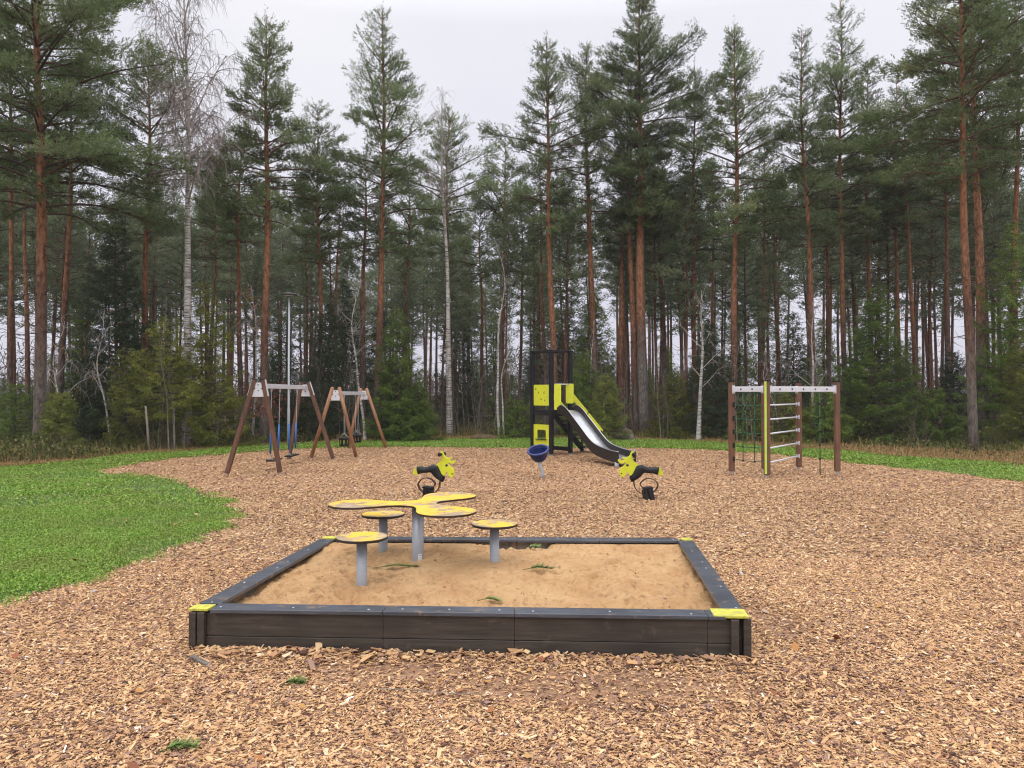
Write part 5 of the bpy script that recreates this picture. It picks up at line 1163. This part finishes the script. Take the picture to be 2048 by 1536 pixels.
# spruces
def hero_spruce(bx, by, tx_, ty_, hw, label, mat='spruce', Y=None, dens=1.0, droop=.35, ragged=.22, z0=.12, taper=.85, fine=True, name='spruce_tree', cat='spruce tree'):
    p = G(bx, by) if Y is None else Vector((AT(bx, by, Y).x, Y, 0)); H = AT(tx_, ty_, p.y).z
    tk, br, cr = spruce(int(bx * 3 + ty_), H, hw * p.y / FPX, z0, dens, droop, fine, ragged, taper)
    t = place([('trunk', tk), ('branches', br), ('crown', cr)], {'trunk': 'sprucebark', 'branches': 'branch', 'crown': mat}, name, label, cat, (p.x, p.y, -.02)); used.append((p.x, p.y)); return t
HS = [
 (232, 900, 245, 395, 95, 'tall black-green spruce behind the left juniper and birch saplings', 'darkspruce', 26.0, 1.1, .45, .25),
 (325, 906, 322, 620, 100, 'olive-brown young spruce with a thin reddish stem between two stakes', 'olive', 22.4, .7, .45, .3, 1.15),
 (415, 900, 400, 560, 92, 'bright green drooping young spruce to the right of the big birch', 'olive', 23.6, .9, .5, .25),
 (256, 900, 252, 690, 45, 'small olive spruce on the left of the reddish-stemmed one', 'olive', 22.8, .8, .4, .25, .4),
 (112, 908, 108, 778, 42, 'bushy yellow-green juniper at the foot of the thickest left pine', 'juniper', 20.6, 2.6, -.35, .2),
 (30, 900, 28, 760, 60, 'low dark spruce at the left border under the pines', 'spruce', 23.5, .9, .35, .25),
 (180, 896, 178, 720, 60, 'dark young spruce in the shade between juniper and black-green spruce', 'darkspruce', 25.0, .9, .4, .25),
 (560, 886, 565, 640, 60, 'dark spruce behind the lamp post', 'darkspruce', 28.0, .9, .4, .25),
 (655, 882, 650, 600, 70, 'dark spruce behind the tan swing frame', 'darkspruce', 29.0, .9, .4, .25),
 (610, 886, 612, 740, 55, 'low dark spruce between the two swing frames', 'darkspruce', 26.8, .9, .4, .25),
 (800, 884, 797, 610, 66, 'narrow green spruce to the right of the tan swing frame', 'spruce', 26.5, 1.1, .45, .22),
 (838, 884, 840, 765, 52, 'low spreading spruce left of the slim white birch', 'spruce', 26.5, 1.1, .45, .22),
 (770, 884, 765, 720, 48, 'small dark spruce right behind the last tan swing leg', 'darkspruce', 27.0, .9, .4, .25),
 (1035, 876, 1032, 790, 55, 'low green spruce just left of the slide tower', 'spruce', 28.0, 1.0, .4, .25),
 (1160, 876, 1158, 700, 52, 'shaded spruce behind the slide and its stairs', 'spruce', 29.0, .9, .4, .25),
 (1212, 880, 1205, 742, 45, 'small yellow-green spruce left of the boulder, above the slide', 'juniper', 26.8, 1.0, .1, .25),
 (1350, 876, 1352, 740, 60, 'olive young spruce between the grey-footed pine and the pale birch stem', 'olive', 28.5, .9, .4, .25),
 (1425, 880, 1428, 640, 62, 'dark young spruce behind the pale crooked birch', 'darkspruce', 28.0, .9, .4, .25),
 (1500, 886, 1498, 790, 55, 'low spruce seen through the rope net', 'spruce', 26.0, .9, .4, .25),
 (1575, 888, 1572, 770, 60, 'low olive spruce seen through the wall bars', 'olive', 25.5, .9, .4, .25),
 (1650, 892, 1652, 770, 62, 'rounded green spruce by the right end post of the climbing frame', 'spruce', 24.8, 1.0, .4, .25),
 (1745, 892, 1757, 560, 92, 'tallest young green spruce on the right, loose drooping branches', 'spruce', 25.0, 1.0, .45, .3),
 (1700, 890, 1700, 730, 60, 'dark spruce filling the gap left of the tallest young spruce', 'darkspruce', 27.0, .9, .4, .25),
 (1812, 888, 1810, 760, 60, 'dark spruce right of the tallest young spruce', 'darkspruce', 27.0, .9, .4, .25),
 (1868, 888, 1862, 770, 70, 'bushy green spruce left of the leaning pine pair', 'spruce', 25.0, 1.1, .4, .2),
 (1905, 884, 1900, 700, 62, 'dark spruce behind the leaning pine pair', 'darkspruce', 28.0, .9, .4, .25),
 (2022, 892, 2030, 440, 100, 'tall green spruce at the right border beside the leaning pair', 'spruce', 25.0, 1.0, .45, .3),
 (2060, 896, 2062, 640, 70, 'lower spruce cut by the right border', 'olive', 23.5, .9, .45, .3),
]
for q in HS:
    hero_spruce(*q[:6], mat=q[6], Y=q[7], dens=q[8] * (1.25 if q[6] != 'juniper' else 1), droop=q[9], ragged=q[10], z0=q[11] if len(q) > 11 else .12, name='juniper' if 'juniper at' in q[5] else 'spruce_tree', cat='juniper' if 'juniper at' in q[5] else 'spruce tree')
sp_pro = []
for i in range(4):
    tk, br, cr = spruce(700 + i, 6.0, 1.35, .15, .62, .4, False, .28); sp_pro.append((tk.mesh('trunk', M['sprucebark'], True), br.mesh('branches', M['branch']), cr.mesh('crown', M['darkspruce' if i % 2 else 'spruce'])))
cnt = 0; tries = 0
while cnt < 78 and tries < 6000:
    tries += 1; Y_ = 29 + 32 * rnd.random(); x = rnd.uniform(-.78, .78) * (Y_ + 1)
    if any((x - a) ** 2 + (Y_ - b) ** 2 < 1.1 ** 2 for a, b in used): continue
    used.append((x, Y_)); H = rnd.choice([1.6, 2.2, 2.8, 3.6, 4.6, 6.0, 7.2]) * rnd.uniform(.8, 1.2); k = rnd.randrange(4)
    t = thing('spruce_tree', 'shaded young spruce growing between the trunks inside the forest', 'spruce tree', (x, Y_, -.15), rnd.uniform(0, 6.28), 'young spruces inside the forest'); s = H / 6.0; t.scale = (s * 1.15, s * 1.15, s)
    for nm, me in zip(('trunk', 'branches', 'crown'), sp_pro[k]): o = bpy.data.objects.new(nm, me); COL.objects.link(o); o.parent = t
    cnt += 1
# birches and saplings
BM_ = {'trunk': 'birch', 'branches': 'birchtwig', 'leaves': 'yleaf'}
def hero_birch(bx, by, tx_, ty_, wpx, label, Y=None, **kw):
    p = G(bx, by) if Y is None else Vector((AT(bx, by, Y).x, Y, 0)); k = p.y / FPX; top = AT(tx_, ty_, p.y)
    tk, br, lf = birch(int(bx + by), top.z, wpx * k / 2, lean=top.x - p.x, **kw); used.append((p.x, p.y))
    return place([('trunk', tk), ('branches', br), ('leaves', lf)], BM_, 'birch_tree', label, 'birch tree', (p.x, p.y, -.02))
hero_birch(374, 896, 368, -60, 19, 'big white-barked bare birch with hanging twigs, on the left', None, first=.5, spread=3.8, nbr=38, twigs=.9, hang=.9)
hero_birch(899, 869, 888, 168, 13, 'slim white birch with bare twiggy top, centre of the tree line', 29.5, first=.62, spread=1.7, nbr=26, wob=.12, hang=1.0, twigs=1.3)
hero_birch(730, 884, 722, 560, 6.5, 'thin crooked white birch behind the tan swing', 26.5, first=.5, spread=1.2, nbr=9, wob=.22)
hero_birch(1000, 878, 975, 470, 6, 'thin curving white birch stem left of the tower', 28.0, first=.6, spread=1.0, nbr=8, wob=.3)
hero_birch(1008, 880, 1012, 640, 4.5, 'shorter pale birch stem leaning beside the curving one', 27.6, first=.5, spread=.8, nbr=7, wob=.2)
hero_birch(1397, 878, 1402, 580, 10, 'pale dead-topped birch stem with crooked bare branches', 27.0, first=.35, spread=1.6, nbr=11, wob=.08, hang=.3, twigs=.7)
hero_birch(1634, 890, 1618, 600, 7, 'thin pale birch with one long side branch behind the climbing rope', 25.5, first=.3, spread=1.7, nbr=9, wob=.16, hang=.35, twigs=.7)
hero_birch(1180, 878, 1178, 640, 5, 'thin straight birch sapling above the slide', 29.5, first=.4, spread=.9, nbr=9, wob=.12)
hero_birch(1560, 886, 1545, 700, 4, 'thin wavy birch sapling between the wall bars', 26.2, first=.4, spread=.8, nbr=8, wob=.2)
hero_birch(505, 884, 508, 570, 6, 'small birch holding its last yellow leaves beside the conical pine', 25.4, first=.55, spread=1.3, nbr=12, wob=.1, leaves_n=230)
hero_birch(135, 902, 118, 640, 5, 'thin bent grey birch with a few yellow leaves by the juniper', 22.6, first=.35, spread=1.2, nbr=10, wob=.2, leaves_n=26)
hero_birch(222, 898, 210, 620, 5, 'pair-like grey birch sapling in front of the black-green spruce', 23.8, first=.3, spread=1.2, nbr=11, wob=.2, leaves_n=22)
SAP_LAB = 'thin grey leafless sapling at the forest edge'
sap = []
for i in range(5):
    tk, br, lf = birch(50 + i, 4.0, .022, first=.25, spread=.75, nbr=11, wob=.16, hang=.2, twigs=.8); sap.append((tk.mesh('trunk', M['sapling'], True), br.mesh('branches', M['twig'])))
for k in range(110):
    px = rnd.choice([rnd.uniform(180, 860), rnd.uniform(600, 860), rnd.uniform(900, 1260), rnd.uniform(900, 1260), rnd.uniform(1300, 1600)]); Y_ = float(np.interp((px - 1024) / FPX * 27, be_np[:, 0], be_np[:, 1])) + rnd.uniform(.3, 6); x = (px - 1024) / FPX * Y_; Y_ = max(Y_, float(edge_y(x)) + .5)
    t = thing('leafless_sapling', SAP_LAB, 'sapling', (x, Y_, -.05), rnd.uniform(0, 6.28), 'leafless saplings at the forest edge'); s = rnd.uniform(.4, 1.0); t.scale = (s, s, s * rnd.uniform(.9, 1.2))
    for nm, me in zip(('trunk', 'branches'), rnd.choice(sap)): o = bpy.data.objects.new(nm, me); COL.objects.link(o); o.parent = t
shm = [shrub(30 + i, 1.5 + .3 * (i % 3), 13, .65).mesh('leafless_shrub', M['twig']) for i in range(5)]
for k in range(100):
    Y0 = rnd.random(); x = rnd.uniform(-25, 25); Y_ = float(edge_y(x)) + (.6 if x < 6 else 6.5) + 16 * Y0 ** 1.4; s = rnd.uniform(.6, 1.35)
    o = bpy.data.objects.new('leafless_shrub', shm[k % 5]); COL.objects.link(o); o.location = (x, Y_, -.03); o.rotation_euler.z = rnd.uniform(0, 6.28); o.scale = (s, s, s * rnd.uniform(.8, 1.15))
    tag(o, 'grey-brown leafless shrub on the forest floor', 'shrub', 'leafless shrubs along the forest floor')
# red-leaved shrub by the brown swing
rs = shrub(77, 1.7, 9, .5); p = G(515, 893); t = thing('red_leaved_shrub', 'small shrub with dark red leaves behind the brown swing top', 'shrub', (p.x, p.y + .4, 0))
rs.build('stems', M['twig'], t); rl = MB(); k = 420; q = np.stack([NR.normal(0, .5, k), NR.normal(0, .35, k), NR.uniform(.9, 2.1, k)], -1); a = unit(NR.normal(0, 1, (k, 3))) * .035; b = unit(np.cross(a, NR.normal(0, 1, (k, 3)))) * .025
rl.add(np.stack([q - a, q + b, q + a, q - b], 1).reshape(-1, 3), f4=np.arange(k)[:, None] * 4 + np.arange(4), tint=NR.random(k)); rl.build('leaves', M['rleaf'], t)
# woodland far behind: reads as one grey-brown mass
dw = MB(); k = 70000; Yd = NR.uniform(62, 96, k); xd = NR.uniform(-.85, .85, k) * Yd; zb = NR.uniform(-.05, 1, k) ** 1.7 * 6.5 * (.55 + .45 * np.sin(xd * .13 + 1) ** 2)
dr = unit(NR.normal(0, 1, (k, 3)) + np.array([0, 0, .7])); ln = NR.uniform(.3, 1.3, k)[:, None]; c = np.stack([xd, Yd, zb], -1); tp = c + dr * ln; sd3 = unit(np.cross(dr, NR.normal(0, 1, (k, 3)))) * NR.uniform(.015, .07, k)[:, None]
dw.add(np.stack([c - sd3, c + sd3, tp], 1).reshape(-1, 3), f3=np.arange(k)[:, None] * 3 + np.arange(3), tint=NR.beta(2, 3, k))
tag(dw.build('distant_woodland', M['twig']), kind='stuff', label='far grey-brown leafless woodland behind the pines', cat='woodland')

# damp autumn air: one even volume round the camera and everything below the sky
if HAZE:
    hz = MB().box((0, 45, 14.5), (260, 190, 33)); m = bpy.data.materials.new('damp_air'); m.use_nodes = True; nt = m.node_tree; nt.nodes.clear()
    ou = nt.nodes.new('ShaderNodeOutputMaterial'); pv = nt.nodes.new('ShaderNodeVolumePrincipled'); pv.inputs['Color'].default_value = (.97, .98, 1, 1); pv.inputs['Density'].default_value = HAZE; nt.links.new(pv.outputs[0], ou.inputs['Volume'])
    tag(hz.build('haze', m), kind='stuff')
